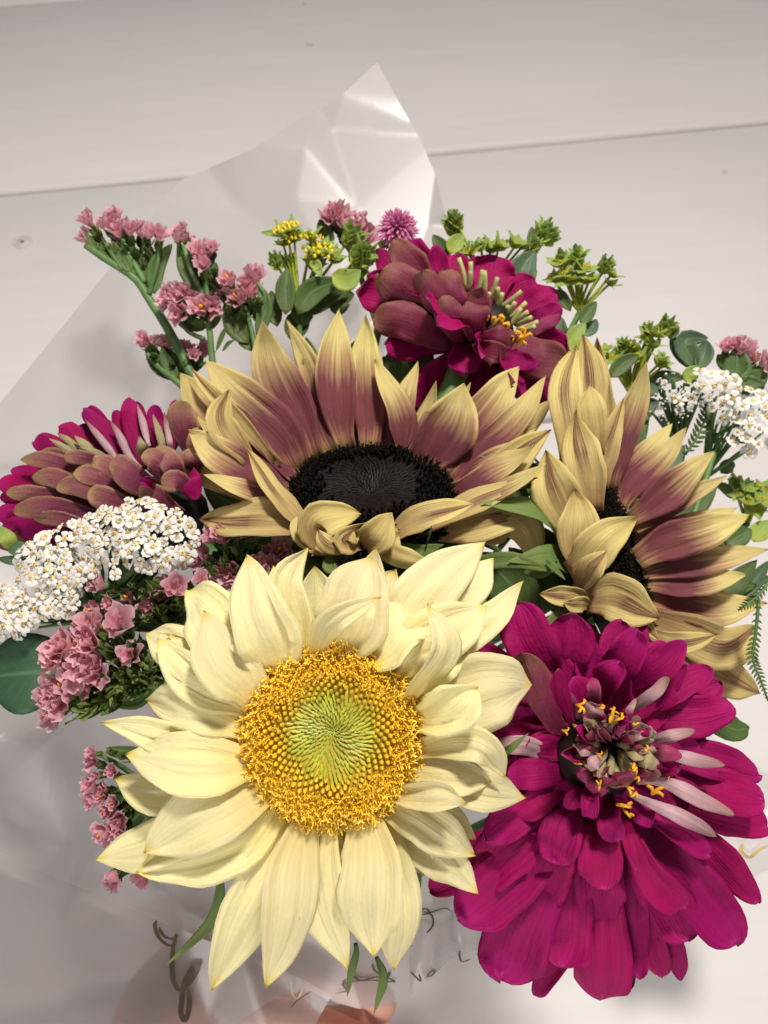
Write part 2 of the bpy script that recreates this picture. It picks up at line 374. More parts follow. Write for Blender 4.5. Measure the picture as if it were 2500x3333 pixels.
def lathe(name, prof, sides, mat, parent, loc, rot=None):
    vs = []; fs = []
    for r, z in prof:
        for k in range(sides): a = 2*PI*k/sides; vs.append((r*math.cos(a), r*math.sin(a), z))
    for i in range(len(prof)-1):
        for k in range(sides): fs.append((i*sides+k, i*sides+(k+1) % sides, (i+1)*sides+(k+1) % sides, (i+1)*sides+k))
    fs.append(tuple((len(prof)-1)*sides+k for k in range(sides)))
    return link(name, mesh(name, vs, fs, [mat]), parent, loc, rot)
M['screw'] = plain_mat('painted_screw', (.62, .60, .58), .5, .1, 300)
M['hole'] = plain_mat('screw_recess', (.12, .11, .10), .7, .2, 300)
p = ground(75, 790)
sc = lathe('screw_cover', [(.0098, .0001), (.0096, .0012), (.0088, .0014), (.0082, .0006), (.0075, .0006), (.0068, .0015), (.003, .0018), (.0001, .0018)], 28, M['screw'], table, (p[0], p[1], 0.0))
lathe('screw_recess', [(.0022, .0019), (.0016, .0021), (.0001, .0021)], 12, M['hole'], sc, (p[0], p[1], 0.0))
for x, y in ((992, 12), (1000, 147), (1014, 147), (2360, 560)):
    p = ground(x, y); lathe('nail_head', [(.0032, .0001), (.0026, .0006), (.0012, .0004), (.0001, .0002)], 12, M['screw'], table, (p[0], p[1], 0))

# ------------------------------------------------------------------ frosted wrap
def wrap_mat(name, opac, tint, rough=.5):
    m, nt, out = newmat(name); L = nt.links.new
    rf = N(nt, 'BsdfRefraction'); rf.inputs['IOR'].default_value = 1.12; rf.inputs['Roughness'].default_value = rough; rf.inputs['Color'].default_value = (.97, .96, .96, 1)
    df = N(nt, 'BsdfDiffuse'); df.inputs[0].default_value = (*tint, 1)
    tl = N(nt, 'BsdfTranslucent'); tl.inputs[0].default_value = (*tint, 1)
    m1 = N(nt, 'MixShader'); m1.inputs[0].default_value = .5; L(df.outputs[0], m1.inputs[1]); L(tl.outputs[0], m1.inputs[2])
    m2 = N(nt, 'MixShader'); m2.inputs[0].default_value = opac; L(rf.outputs[0], m2.inputs[1]); L(m1.outputs[0], m2.inputs[2])
    gl = N(nt, 'BsdfGlossy'); gl.inputs['Roughness'].default_value = .36
    fr = N(nt, 'LayerWeight'); fr.inputs['Blend'].default_value = .25
    m3 = N(nt, 'MixShader'); L(math_(nt, 'MULTIPLY_ADD', fr.outputs['Facing'], .25, .035), m3.inputs[0]); L(m2.outputs[0], m3.inputs[1]); L(gl.outputs[0], m3.inputs[2])
    L(m3.outputs[0], out.inputs[0]); return m
M['wrap'] = wrap_mat('frosted_film', .60, (.57, .55, .547), .36)
M['wrap2'] = wrap_mat('frosted_film_clear', .22, (.62, .60, .595), .26)
rw = random.Random(3)
from mathutils.geometry import delaunay_2d_cdt
_sp = [(-900, -100), (1900, -100), (-900, 4000), (1900, 4000)]
while len(_sp) < 330:
    x, y = rw.uniform(-850, 1850), rw.uniform(0, 3950)
    dense = y < 760 or (x < 420 and 2250 < y < 2800)
    if min((x-a)**2+((y-b)*1.0)**2 for a, b in _sp) > ((75 if dense else 210)*rw.uniform(.7, 1.4))**2: _sp.append((x, y))
    elif rw.random() < .002: break
_z = [0]*len(_sp)
for q, (x, y) in enumerate(_sp):
    amp = .0042 if y < 640 and x > 560 else (.0085 if (x < 420 and 2250 < y < 2800) else .0032)
    _z[q] = rw.gauss(0, 1)*amp
_r = delaunay_2d_cdt([Vector(p_) for p_ in _sp], [], [], 0, 1e-6)
_tv = np.array([[tuple(_r[0][i]) for i in f] for f in _r[2]]); _orig = _r[3]
_tz = np.array([[_z[_orig[i][0]] for i in f] for f in _r[2]])
_A, _B, _C = _tv[:, 0], _tv[:, 1], _tv[:, 2]
_den = (_B[:, 1]-_C[:, 1])*(_A[:, 0]-_C[:, 0])+(_C[:, 0]-_B[:, 0])*(_A[:, 1]-_C[:, 1])
def crumple(x, y):          # piecewise flat facets with straight creases
    l1 = ((_B[:, 1]-_C[:, 1])*(x-_C[:, 0])+(_C[:, 0]-_B[:, 0])*(y-_C[:, 1]))/_den
    l2 = ((_C[:, 1]-_A[:, 1])*(x-_C[:, 0])+(_A[:, 0]-_C[:, 0])*(y-_C[:, 1]))/_den
    l3 = 1-l1-l2; k = int(np.argmax(np.minimum(np.minimum(l1, l2), l3)))
    return float(l1[k]*_tz[k, 0]+l2[k]*_tz[k, 1]+l3[k]*_tz[k, 2])
def depthA(x, y):
    d = np.interp(y, (100, 900, 2000, 2800, 3350), (.44, .415, .385, .358, .350))
    d -= .055*(max(0, 650-x)/900)**1.7*smooth((y-900)/1500)
    d += .012*math.exp(-((x-1050)/500)**2)*smooth((y-2200)/700)
    return d+crumple(x, y)
topA = [(-620, 2300), (-300, 1730), (0, 1312), (370, 858), (590, 585), (650, 560), (830, 482), (960, 395), (1090, 330), (1228, 202), (1300, 335), (1370, 455), (1420, 575), (1450, 700), (1520, 1000)]
botA = [(-620, 3700), (-400, 3700), (-150, 3700), (150, 3700), (350, 3640), (480, 3560), (620, 3440), (760, 3330), (900, 3240), (1010, 3215), (1090, 3262), (1170, 3284), (1250, 3270), (1310, 3256), (1345, 3235)]
wrap = thing('bouquet_wrap', P(900, 3300, .35), 'frosted translucent film wrap standing up behind the flowers with brown script print', 'wrapping')
def sheet(name, top, bot, depth, nu, nv, mat, th=.0003, powr=1.0):
    vs = []; fs = []; tu = np.linspace(0, 1, len(top))
    for i in range(nu+1):
        u = i/nu
        a = np.array((np.interp(u, tu, [p[0] for p in top]), np.interp(u, tu, [p[1] for p in top])))
        b = np.array((np.interp(u, tu, [p[0] for p in bot]), np.interp(u, tu, [p[1] for p in bot])))
        for j in range(nv+1):
            q = a+(b-a)*(j/nv)**powr; vs.append(P(q[0], q[1], depth(q[0], q[1])))
    for i in range(nu):
        for j in range(nv): fs.append((i*(nv+1)+j+1, (i+1)*(nv+1)+j+1, (i+1)*(nv+1)+j, i*(nv+1)+j))
    org = np.array(world_loc(wrap))
    return link(name, mesh(name, np.array(vs)-org, fs, [mat]), wrap, org)
sheet('back_sheet', topA, botA, depthA, 190, 190, M['wrap'])
topB = [(-500, 2590), (-200, 2705), (0, 2782), (300, 2905), (640, 3048), (860, 3135), (1000, 3195), (1080, 3240)]
botB = [(-500, 3700), (-200, 3700), (0, 3700), (300, 3700), (520, 3650), (700, 3560), (860, 3450), (1000, 3380)]
def depthB(x, y): return depthA(x, y)-.011-.004*smooth((y-2800)/500)
sheet('front_fold', topB, botB, depthB, 70, 40, M['wrap2'])
topC = [(1320, 2820), (1400, 2800), (1480, 2840), (1545, 2930), (1640, 2960)]
botC = [(1335, 3235), (1362, 3130), (1388, 3196), (1470, 3120), (1640, 3060)]
def depthC(x, y): return .34+.012*math.sin(x/38.)+.006*math.sin(y/60.+x/90.)
sheet('crumpled_flap', topC, botC, depthC, 40, 20, M['wrap2'])
topD = [(2180, 2300), (2350, 2420), (2560, 2560)]
botD = [(2230, 2900), (2400, 2880), (2560, 2800)]
def depthD(x, y): return .36+.006*math.sin(x/70.)+.004*math.sin(y/50.)
sheet('side_flap', topD, botD, depthD, 20, 20, M['wrap2'])

M['filmedge'] = plain_mat('film_edge_white', (.66, .64, .635), .35, .05, 100, trans=.4)
def film_edge(pts, depth, r):
    tube('film_edge', [P(a, b, depth(a, b)-.0004) for a, b in pts], r, r, M['filmedge'], wrap, 70, 6)
M['ink'] = plain_mat('brown_print', (.075, .055, .028), .5, .2, 300)
M['goldink'] = plain_mat('gold_print', (.62, .46, .20), .4, .2, 300)
def ribbon(pts, wpx, depth, mat, off=.0012, name='script_print'):
    n = len(pts)*9; c = catmull([np.array((a, b, 0.)) for a, b in pts], np.linspace(0, 1, n)); vs = []; fs = []
    T = np.gradient(c, axis=0)
    for i in range(n):
        t = T[i]/max(1e-9, np.linalg.norm(T[i])); nn = np.array((-t[1], t[0]))
        w = wpx*(.45+.55*abs(t[1]))*min(1, .35+6*min(i, n-1-i)/n)/2
        for s in (-1, 1):
            q = c[i, :2]+nn*w*s; vs.append(P(q[0], q[1], depth(q[0], q[1])-off))
    for i in range(n-1): fs.append((2*i, 2*i+1, 2*i+3, 2*i+2))
    org = np.array(world_loc(wrap)); return link(name, mesh(name, np.array(vs)-org, fs, [mat]), wrap, org)
def cr(ox, oy, s): return lambda q: [(ox+s*a, oy+s*b) for a, b in q]
k1 = cr(0, 2000, .6024)
for st, w in (([(845, 1652), (838, 1690), (860, 1745), (905, 1785), (940, 1780), (950, 1722)], 14), ([(858, 1688), (880, 1730), (915, 1752), (945, 1745), (965, 1730)], 13),
              ([(950, 1725), (936, 1800), (930, 1900), (938, 1980), (972, 2030), (1010, 2005), (1050, 1950), (1070, 1905), (1050, 1900), (1015, 1950), (992, 2010), (982, 2090), (978, 2150), (995, 2195), (1015, 2160), (1024, 2085), (1015, 2030), (985, 2025)], 18)):
    ribbon(k1(st), w, depthB, M['ink'], .0022)
k2 = cr(0, 2300, .904)
ribbon(k2([(1205, 1032), (1250, 1022), (1235, 1000), (1262, 990), (1340, 985), (1420, 990), (1370, 972), (1300, 985), (1280, 972), (1330, 975)]), 9, depthA, M['ink'])
ribbon(k2([(1340, 925), (1350, 950), (1390, 975), (1405, 955), (1385, 990)]), 9, depthA, M['ink'])
ribbon(k2([(1048, 980), (1052, 1030), (1068, 1052), (1085, 1030), (1095, 995)]), 6, depthB, M['goldink'], .003)
ribbon(k2([(1045, 1085), (1075, 1055), (1120, 1025)]), 5, depthB, M['ink'], .003)
k3 = cr(1200, 2700, .3014)
for st in ([(470, 905), (550, 922), (650, 900), (620, 855), (560, 880), (660, 895), (760, 865), (830, 850), (900, 885)], [(650, 890), (692, 950), (690, 1040), (625, 1120)], [(345, 930), (395, 960), (412, 1040), (390, 1092), (350, 1085)],
           [(450, 1530), (510, 1595), (560, 1635), (545, 1560)], [(625, 1600), (660, 1545), (715, 1515), (700, 1560), (640, 1595)], [(985, 1310), (983, 1370), (1010, 1425), (1100, 1400)]):
    ribbon(k3(st), 7, depthC, M['ink'], .002)
k4 = cr(2000, 2600, .3314)
ribbon(k4([(1255, 440), (1245, 520), (1320, 575), (1390, 530), (1440, 490), (1520, 460)]), 16, depthD, M['goldink'], .003)

# ------------------------------------------------------------------ hand below the wrap
def skin_mat():
    m, nt, out = newmat('skin'); L = nt.links.new
    tc = N(nt, 'TexCoord'); nz = N(nt, 'TexNoise'); nz.inputs['Scale'].default_value = 70; nz.inputs['Detail'].default_value = 5; L(tc.outputs['Object'], nz.inputs['Vector'])
    c = ramp(nt, nz.outputs['Fac'], [(.3, (.66, .29, .20)), (.7, (.78, .42, .31))])
    bs = N(nt, 'BsdfPrincipled'); L(c, bs.inputs['Base Color']); bs.inputs['Roughness'].default_value = .5
    bs.inputs['Subsurface Weight'].default_value = .15; bs.inputs['Subsurface Radius'].default_value = (.006, .002, .001)
    vo = N(nt, 'TexVoronoi', feature='DISTANCE_TO_EDGE'); vo.inputs['Scale'].default_value = 420; L(tc.outputs['Object'], vo.inputs['Vector'])
    bp = N(nt, 'Bump'); bp.inputs['Strength'].default_value = .3; bp.inputs['Distance'].default_value = .0008
    L(math_(nt, 'ADD', vo.outputs[0], nz.outputs['Fac']), bp.inputs['Height']); L(bp.outputs[0], bs.inputs['Normal']); L(bs.outputs[0], out.inputs[0]); return m
M['skin'] = skin_mat()
def build_hand():
    org = P(760, 3500, .40); vs = []; fs = []
    def chain(pts, rad, sides=12):
        c = catmull(pts, np.linspace(0, 1, 26)); r = np.interp(np.linspace(0, 1, 26), np.linspace(0, 1, len(rad)), rad)
        e0 = c[0]; 
        # rounded ends
        t0 = nrm(c[0]-c[1]); t1 = nrm(c[-1]-c[-2])
        c2 = [c[0]+t0*r[0]*.9]+list(c)+[c[-1]+t1*r[-1]*.55, c[-1]+t1*r[-1]*.9]; r2 = [r[0]*.4]+list(r)+[r[-1]*.8, r[-1]*.3]
        v, f = tube_geo(np.array(c2)-org, r2, sides); o = len(vs); vs.extend(v); fs.extend([tuple(i+o for i in q) for q in f])
    for k in range(4):                      # index to little finger, stacked down the stems
        o = np.array((0, 205*k-125)); s = (1, 1.04, 1, .88)[k]
        q = lambda x, y, d: P(x*1., y+o[1], d+.003+.004*k)
        chain([q(560, 3400, .402), q(720, 3262, .388), q(900, 3225, .381), q(1110, 3300, .376), q(1235, 3370, .392), q(1200, 3430, .425), q(1020, 3450, .432)],
              [.0125*s, .0115*s, .0098*s, .0102*s, .0088*s, .0082*s, .0074*s])
    chain([P(380, 3480, .400), P(470, 3250, .394), P(620, 3110, .389), P(800, 3080, .388)], [.02, .0185, .016, .012])
    chain([P(560, 3420, .405), P(560, 3700, .41), P(540, 4000, .418)], [.015, .019, .017])
    chain([P(640, 3400, .408), P(640, 3700, .414), P(620, 4000, .42)], [.014, .018, .016])
    chain([P(420, 3620, .41), P(300, 3900, .425), P(140, 4350, .45)], [.022, .024, .023])   # heel of the hand and wrist
    chain([P(420, 3500, .412), P(560, 3330, .428), P(800, 3220, .436), P(980, 3230, .432)], [.015, .0125, .0108, .0088])   # thumb
    me = mesh('hand', vs, fs, [M['skin']]); o = bpy.data.objects.new('hand', me); COL.objects.link(o); o.location = Vector(org)
    rm = o.modifiers.new('remesh', 'REMESH'); rm.mode = 'VOXEL'; rm.voxel_size = .0018; rm.use_smooth_shade = True
    sm = o.modifiers.new('smooth', 'SMOOTH'); sm.factor = .5; sm.iterations = 6
    o['label'] = 'bare hand gripping the bouquet, showing pink through the frosted wrap'; o['category'] = 'hand'
build_hand()

# ------------------------------------------------------------------ sunflower discs
def floret_mesh(seed, mats, hgt=1.0, open_=1.0):
    r = random.Random(seed); vs = []; fs = []; uv = []
    sides = 5; rings = [(.34, 0), (.36, .55*hgt), (.44, .85*hgt)]
    for rad, z in rings:
        for k in range(sides):
            a = 2*PI*k/sides; vs.append((rad*math.cos(a), rad*math.sin(a), z)); uv.append((z*.75, .5))
    for i in range(2):
        for k in range(sides): fs.append((i*sides+k, i*sides+(k+1) % sides, (i+1)*sides+(k+1) % sides, (i+1)*sides+k))
    for k in range(sides):                                  # pointed lobes bent outwards
        a = 2*PI*(k+.5)/sides; o = len(vs); rr = (.8+.35*r.random())*open_
        vs.append((rr*math.cos(a), rr*math.sin(a), (1.0+.4*r.random())*hgt)); uv.append((1, .5))
        fs.append((2*sides+k, 2*sides+(k+1) % sides, o))
    # stigma: a column that forks and curls
    lean = r.uniform(0, 6.28)
    for s in (-1, 1):
        c = [(0, 0, .5*hgt), (0, 0, 1.15*hgt)]
        for q in (1, 2, 3):
            an = q*.7; c.append((s*.28*q*math.cos(lean)*open_, s*.28*q*math.sin(lean)*open_, (1.15+.55*math.sin(an)*.9)*hgt))
        v, f = tube_geo(np.array(c), [.17, .17, .15, .13, .06], 4); o = len(vs); vs += [tuple(x) for x in v]; uv += [(min(1, x[2]/hgt*.75), .5) for x in v]
        fs += [tuple(i+o for i in q) for q in f]
    return mesh('floret', vs, fs, mats, None, uv, smooth=False)
def bud_geo(hgt):
    vs = []; fs = []
    for rad, z in ((.46, 0), (.50, .4*hgt), (.34, .8*hgt)):
        for k in range(6): a = 2*PI*k/6; vs.append((rad*math.cos(a), rad*math.sin(a), z))
    vs.append((0, 0, hgt*1.02))
    for i in range(2):
        for k in range(6): fs.append((i*6+k, i*6+(k+1) % 6, (i+1)*6+(k+1) % 6, (i+1)*6+k))
    for k in range(6): fs.append((12+k, 12+(k+1) % 6, 18))
    return np.array(vs), fs
def scale_geo():      # pointed scale leaning along +x
    vs = np.array([(-.5, -.30, 0), (-.5, .30, 0), (.25, -.42, .30), (.25, .42, .30), (.25, 0, .55), (-.5, 0, .25), (1.05, 0, .42), (.3, 0, -.1)])
    fs = [(0, 2, 4, 5), (5, 4, 3, 1), (2, 6, 4), (4, 6, 3), (2, 7, 6), (7, 3, 6)]
    return vs, fs

def disc(parent, centre, axis, R, n, style, spin=0.0, dish=.10, core_mat='core'):
    axis = nrm(axis); rot = Matrix(np.array(Vector(axis).to_track_quat('Z', 'Y').to_matrix()).tolist())
    Rm = np.array(rot); c = np.asarray(centre, float)
    def surf(r):          # height of the receptacle
        x = r/R; return R*(-dish*math.exp(-(x/.28)**2)+.10*math.sin(PI*min(1, x))-.18*smooth((x-.8)/.2))
    prof = [(R*x, surf(R*x)-.0007) for x in np.linspace(1.0, 0.02, 16)]
    prof = [(R*.9, -R*.42), (R*1.0, -R*.28)]+prof
    vs = []; fs = []; sd = 40
    for r, z in prof:
        for k in range(sd): a = 2*PI*k/sd; vs.append((r*math.cos(a), r*math.sin(a), z))
    for i in range(len(prof)-1):
        for k in range(sd): fs.append((i*sd+k, i*sd+(k+1) % sd, (i+1)*sd+(k+1) % sd, (i+1)*sd+k))
    fs.append(tuple((len(prof)-1)*sd+k for k in range(sd)))
    d = link('disc', mesh('disc', (np.array(vs) @ Rm.T), fs, [M[core_mat]]), parent, c)
    GA = PI*(3-math.sqrt(5)); PW = .64
    acc = {'g': ([], []), 'b': ([], []), 'm': ([], [])}
    rr = random.Random(11)
    if style == 'yellow': fm = [floret_mesh(k, [M['floret']], 1.0+.2*(k % 3), .95) for k in range(6)]
    else: fm = [floret_mesh(20+k, [M['dark']], 1.0+.25*(k % 3), .8) for k in range(5)]
    nsingle = 0
    order = list(range(n, 0, -1))
    for i in order:
        x = ((i-.5)/n)**PW; r = R*x; a = i*GA+spin; sp = R*math.sqrt(2*PI*PW/n)*max(.05, x)**(1-.5/PW)
        pos = np.array((r*math.cos(a), r*math.sin(a), surf(r)))
        lean = .75*smooth((x-.62)/.38)+.1 if style == 'yellow' else .55*smooth((x-.6)/.4)+.1
        if style == 'yellow': gx, bx_ = .42+.03*math.sin(3*a)+rr.uniform(-.05, .05), .60+.05*math.sin(2*a+1)+rr.uniform(-.06, .06)
        else: gx = bx_ = .60+rr.uniform(-.1, .08)
        if x > bx_:
            dirl = np.array((math.sin(lean)*math.cos(a), math.sin(lean)*math.sin(a), math.cos(lean)))
            dirl += np.array([rr.uniform(-.15, .15) for _ in range(3)])
            s = sp*(.66+.2*rr.random())*(1.0 if style == 'yellow' else 1.15)
            if nsingle < 300:
                nsingle += 1
                link('floret', fm[rr.randrange(len(fm))], d, c+Rm @ pos, basis(Rm @ dirl, rr.uniform(0, 6)), s)
            else:
                me = fm[rr.randrange(len(fm))]; q = np.array(basis(dirl, rr.uniform(0, 6)).to_matrix())
                co = np.empty(len(me.vertices)*3); me.vertices.foreach_get('co', co); co = co.reshape(-1, 3)
                v = (co*s) @ q.T+pos; o = len(acc['m'][0]); acc['m'][0].extend(v @ Rm.T); acc['m'][1].extend([tuple(j+o for j in p_.vertices) for p_ in me.polygons])
        elif x > gx:
            v, f = bud_geo(1.1+.5*rr.random()); q = np.array(basis(np.array((.25*math.cos(a), .25*math.sin(a), 1))+np.array((rr.uniform(-.1, .1), rr.uniform(-.1, .1), 0))).to_matrix())
            v = (v*sp*.78) @ q.T+pos; o = len(acc['b'][0]); acc['b'][0].extend(v @ Rm.T); acc['b'][1].extend([tuple(j+o for j in p_) for p_ in f])
        else:
            v, f = scale_geo(); sw = .5
            az = a+.12+rr.uniform(-.2, .2)
            cz, sz = math.cos(az), math.sin(az); q = np.array(((cz, -sz, 0), (sz, cz, 0), (0, 0, 1)))
            v = (v*np.array((1.6, .62, .5))*sp*(.95 if style == 'yellow' else .80)*rr.uniform(.8, 1.2)) @ q.T+pos+np.array((0, 0, rr.uniform(-.12, .12)*sp)); o = len(acc['g'][0]); acc['g'][0].extend(v @ Rm.T); acc['g'][1].extend([tuple(j+o for j in p_) for p_ in f])
    for key, nm, mat in (('g', 'centre_scales', 'discramp' if style == 'yellow' else 'dark'), ('b', 'floret_buds', 'discramp'), ('m', 'inner_florets', 'discramp' if style == 'yellow' else 'dark')):
        if acc[key][0]:
            av = np.array(acc[key][0]) @ Rm; uvr = np.stack((np.linalg.norm(av[:, :2], axis=1)/R, np.full(len(av), .5)), 1)
            o = link(nm, mesh(nm, acc[key][0], acc[key][1], [M[mat]], None, uvr, smooth=False), d, c); o['kind'] = 'stuff'
    return d
def disc_ramp():
    m, nt, out = newmat('disc_green_to_yellow'); L = nt.links.new
    uv = N(nt, 'UVMap'); sp = N(nt, 'SeparateXYZ'); L(uv.outputs[0], sp.inputs[0])
    tc = N(nt, 'TexCoord'); nz = N(nt, 'TexNoise'); nz.inputs['Scale'].default_value = 260; nz.inputs['Detail'].default_value = 4; L(tc.outputs['Object'], nz.inputs['Vector'])
    f = math_(nt, 'ADD', sp.outputs[0], math_(nt, 'MULTIPLY_ADD', nz.outputs['Fac'], .16, -.08))
    c = ramp(nt, f, [(0, (.32, .40, .045)), (.25, (.44, .50, .06)), (.40, (.46, .47, .035)), (.50, (.66, .50, .03)), (.62, (.86, .55, .02)), (1, (.87, .54, .02))])
    hs = N(nt, 'HueSaturation'); L(c, hs.inputs['Color']); L(math_(nt, 'MULTIPLY_ADD', nz.outputs['Fac'], .9, .52), hs.inputs['Value'])
    bs = N(nt, 'BsdfPrincipled'); L(hs.outputs[0], bs.inputs['Base Color']); bs.inputs['Roughness'].default_value = .5
    L(bs.outputs[0], out.inputs[0]); return m
M['discramp'] = disc_ramp()
M['yellowbud'] = plain_mat('disc_bud_yellow', (.78, .48, .015), .45, .3, 250, col2=(.86, .66, .06))

# ------------------------------------------------------------------ flowers placed petal by petal
def conv(ox, oy, s): return lambda x, y: (ox+s*x, oy+s*y)

def sepals(root, centre, axis, R, n, mats, length, spread=.5, sweep=.1):
    axis = nrm(axis); q = np.array(Vector(axis).to_track_quat('Z', 'Y').to_matrix()); X, Y = q[:, 0], q[:, 1]
    for k in range(n):
        a = 2*PI*(k+random.uniform(-.2, .2))/n; rd = X*math.cos(a)+Y*math.sin(a); L = length*random.uniform(.8, 1.15)
        b = centre+rd*R*.70-axis*R*.55; m_ = b+rd*L*.5-axis*L*.02; t = b+rd*L*(.95)-axis*L*sweep*random.uniform(.2, 1.5)
        petal(root, [b, m_, t], L*.34, mats, 'sun', hint=axis, cup=.4, nu=8, nv=4, name='sepal')

def ring_fill(root, C, axis, R, n, L, elev, width, mats, prof, rim=.9, down=.2, keep=None, seed=1, **kw):
    rr = random.Random(seed); axis = nrm(axis); q = np.array(Vector(axis).to_track_quat('Z', 'Y').to_matrix()); X, Y = q[:, 0], q[:, 1]
    view = nrm(C0-C)
    for k in range(n):
        a = 2*PI*(k+rr.uniform(-.3, .3))/n; rd = X*math.cos(a)+Y*math.sin(a)
        if keep is not None and rd.dot(view) > keep: continue
        e = elev+rr.uniform(-.15, .15); l = L*rr.uniform(.8, 1.15); d = rd*math.cos(e)+axis*math.sin(e); up = axis*math.cos(e)-rd*math.sin(e)
        b = C+rd*R*rim-axis*R*down
        petal(root, [b, b+d*l*.5+up*l*rr.uniform(-.02, .08), b+d*l-up*l*rr.uniform(-.05, .15)], width*rr.uniform(.8, 1.2), mats, prof, hint=up, roll=rr.uniform(-.3, .3), **kw)
# ---- pale yellow sunflower, front
DY = .222; kY = conv(300, 1700, .904); cy = kY(868, 762)
CY = P(*cy, DY); AX = nrm(V(.02, .09, 1)); RY = px(316, DY)
root = thing('sunflower', CY, 'pale cream yellow sunflower with golden disc and green centre', 'sunflower', 'sunflowers in the bouquet')
disc(root, CY, AX, RY, 860, 'yellow', .3)
LY = {0: (2, -5, 1), 1: (4, 0, 8), 2: (6, 5, 15)}
mc = [M['cream'], M['cream_back']]
YP = [ # base hint, tip, width, layer, extras
 (650, 530, 557, 112, 235, 0, dict(m=(612, 350), wave=.03)),
 (745, 470, 777, 92, 135, 1, dict(m=(700, 235), twist=.9, wave=.06)),
 (700, 480, 690, 190, 150, 2, {}),
 (880, 430, 1000, 122, 270, 1, dict(m=(950, 290))),
 (930, 430, 1090, 170, 200, 2, {}),
 (800, 450, 1042, 268, 105, 0, dict(m=(880, 345), d=(0, -9, -9), roll=.6, twist=-.5)),
 (1050, 400, 1418, 68, 215, 2, dict(m=(1215, 250), flip=1)),
 (1090, 420, 1446, 128, 170, 2, dict(m=(1310, 270), d=(6, 9, 18), flip=1)),
 (1000, 440, 1195, 325, 250, 1, dict(m=(1090, 385), cup=.8)),
 (1120, 480, 1420, 300, 210, 1, dict(m=(1270, 400), wave=.05)),
 (1190, 560, 1550, 213, 120, 2, dict(m=(1400, 370), d=(6, 8, 14), flip=1)),
 (1200, 610, 1210, 292, 130, 0, dict(m=(1265, 470), d=(0, -13, -12), roll=1.0)),
 (1180, 560, 1330, 400, 190, 1, {}),
 (1230, 640, 1585, 583, 270, 1, dict(m=(1420, 600), wave=.03)),
 (1215, 700, 1392, 590, 190, 0, dict(m=(1310, 660), d=(2, -10, -14), cup=.9)),
 (1215, 840, 1487, 915, 130, 0, dict(m=(1395, 800), d=(2, -8, 0), cup=1.0)),
 (1200, 800, 1430, 840, 150, 2, {}),
 (1190, 930, 1562, 992, 160, 1, dict(m=(1380, 950))),
 (1185, 915, 1436, 935, 140, 0, dict(m=(1310, 910))),
 (1090, 1010, 1345, 1010, 130, 0, dict(m=(1235, 985), d=(2, -8, -10), cup=1.6, roll=-.3)),
 (1060, 1060, 1380, 1200, 170, 1, dict(m=(1215, 1095))),
 (1060, 1080, 1388, 1335, 150, 2, dict(m=(1240, 1190))),
 (985, 1080, 1015, 1562, 245, 0, dict(m=(1000, 1330), ridge=.22)),
 (1040, 1080, 1085, 1612, 190, 1, dict(m=(1095, 1370))),
 (850, 1110, 922, 1606, 175, 0, dict(m=(828, 1360), d=(2, -2, 3))),
 (920, 1110, 930, 1400, 150, 2, {}),
 (770, 1110, 626, 1672, 195, 0, dict(m=(710, 1390), d=(2, -5, 3))),
 (690, 1090, 428, 1690, 205, 1, dict(m=(560, 1400), d=(4, 2, 12))),
 (640, 1050, 163, 1258, 240, 1, dict(m=(420, 1180))),
 (595, 970, 188, 1188, 260, 0, dict(m=(390, 1060), ridge=.18)),
 (560, 1000, 14, 1215, 175, 2, dict(m=(250, 1150))),
 (550, 890, 120, 836, 215, 0, dict(m=(340, 870))),
 (550, 930, 82, 922, 170, 2, dict(m=(270, 960))),
 (520, 790, 34, 718, 130, 1, dict(m=(270, 775))),
 (540, 740, 190, 640, 185, 1, dict(m=(360, 660))),
 (530, 660, 238, 422, 160, 1, dict(m=(360, 560))),
 (560, 620, 190, 405, 175, 2, dict(m=(330, 460))),
 (575, 655, 404, 318, 200, 0, dict(m=(470, 500))),
 (600, 560, 343, 243, 220, 2, dict(m=(440, 350))),
 (720, 500, 640, 250, 180, 2, {}),
]
def pf_base(p_): return p_ == 'sun'
def ring_flower(root, plist, k, centre, c2, Rpx, depth, layers, mats, prof, base_r, basefn=None, pull=0.0, wide=1.05, **deft):
    for bx_, by_, tx, ty, w, lay, kw in plist:
        kw = dict(kw); b = np.array(k(bx_, by_)); t = np.array(k(tx, ty))
        s = k(1, 0)[0]-k(0, 0)[0]
        if base_r is not None:
            dv = b-np.array(c2); b = np.array(c2)+dv/max(1, np.linalg.norm(dv))*base_r
        b = b+(np.array(c2)-b)*pull
        d = kw.pop('d', layers.get(lay)); mid = kw.pop('m', None)
        mpt = np.array(k(*mid)) if mid else (b+t)/2
        dd = [depth+x/1000. for x in d]
        if basefn: dd = [x+basefn(b, t) for x in dd]
        pts = [P(*b, dd[0]), P(*mpt, dd[1]), P(*t, dd[2])]
        mt = kw.pop('mats', mats)
        if kw.pop('flip', 0): mt = [mt[1], mt[0]]
        args = dict(deft); args.update(kw)
        args.setdefault('roll', 0); args['roll'] += random.uniform(-.18, .18)
        if pf_base(prof): args['twist'] = args.get('twist', 0)+random.uniform(-.4, .4)
        pf = args.pop('prof', prof); pf = random.choice(('zin', 'zin2')) if pf == 'zin' else pf; petal(root, pts, px(w*s, dd[1])*wide, mt, pf, **args)
ring_flower(root, YP, kY, CY, cy, 0, DY, LY, mc, 'sun', 268, wide=1.04, cup=.45, ridge=.30, wave=.06)
ring_fill(root, CY, AX, RY, 20, .031, -.10, .0135, mc, 'sun', .86, .28, seed=3, cup=.5, ridge=.3, wave=.04)
sepals(root, CY+0*AX, AX, RY, 18, [M['sepal'], M['sepal']], .026, sweep=.6)
kk = conv(0, 2300, .904)
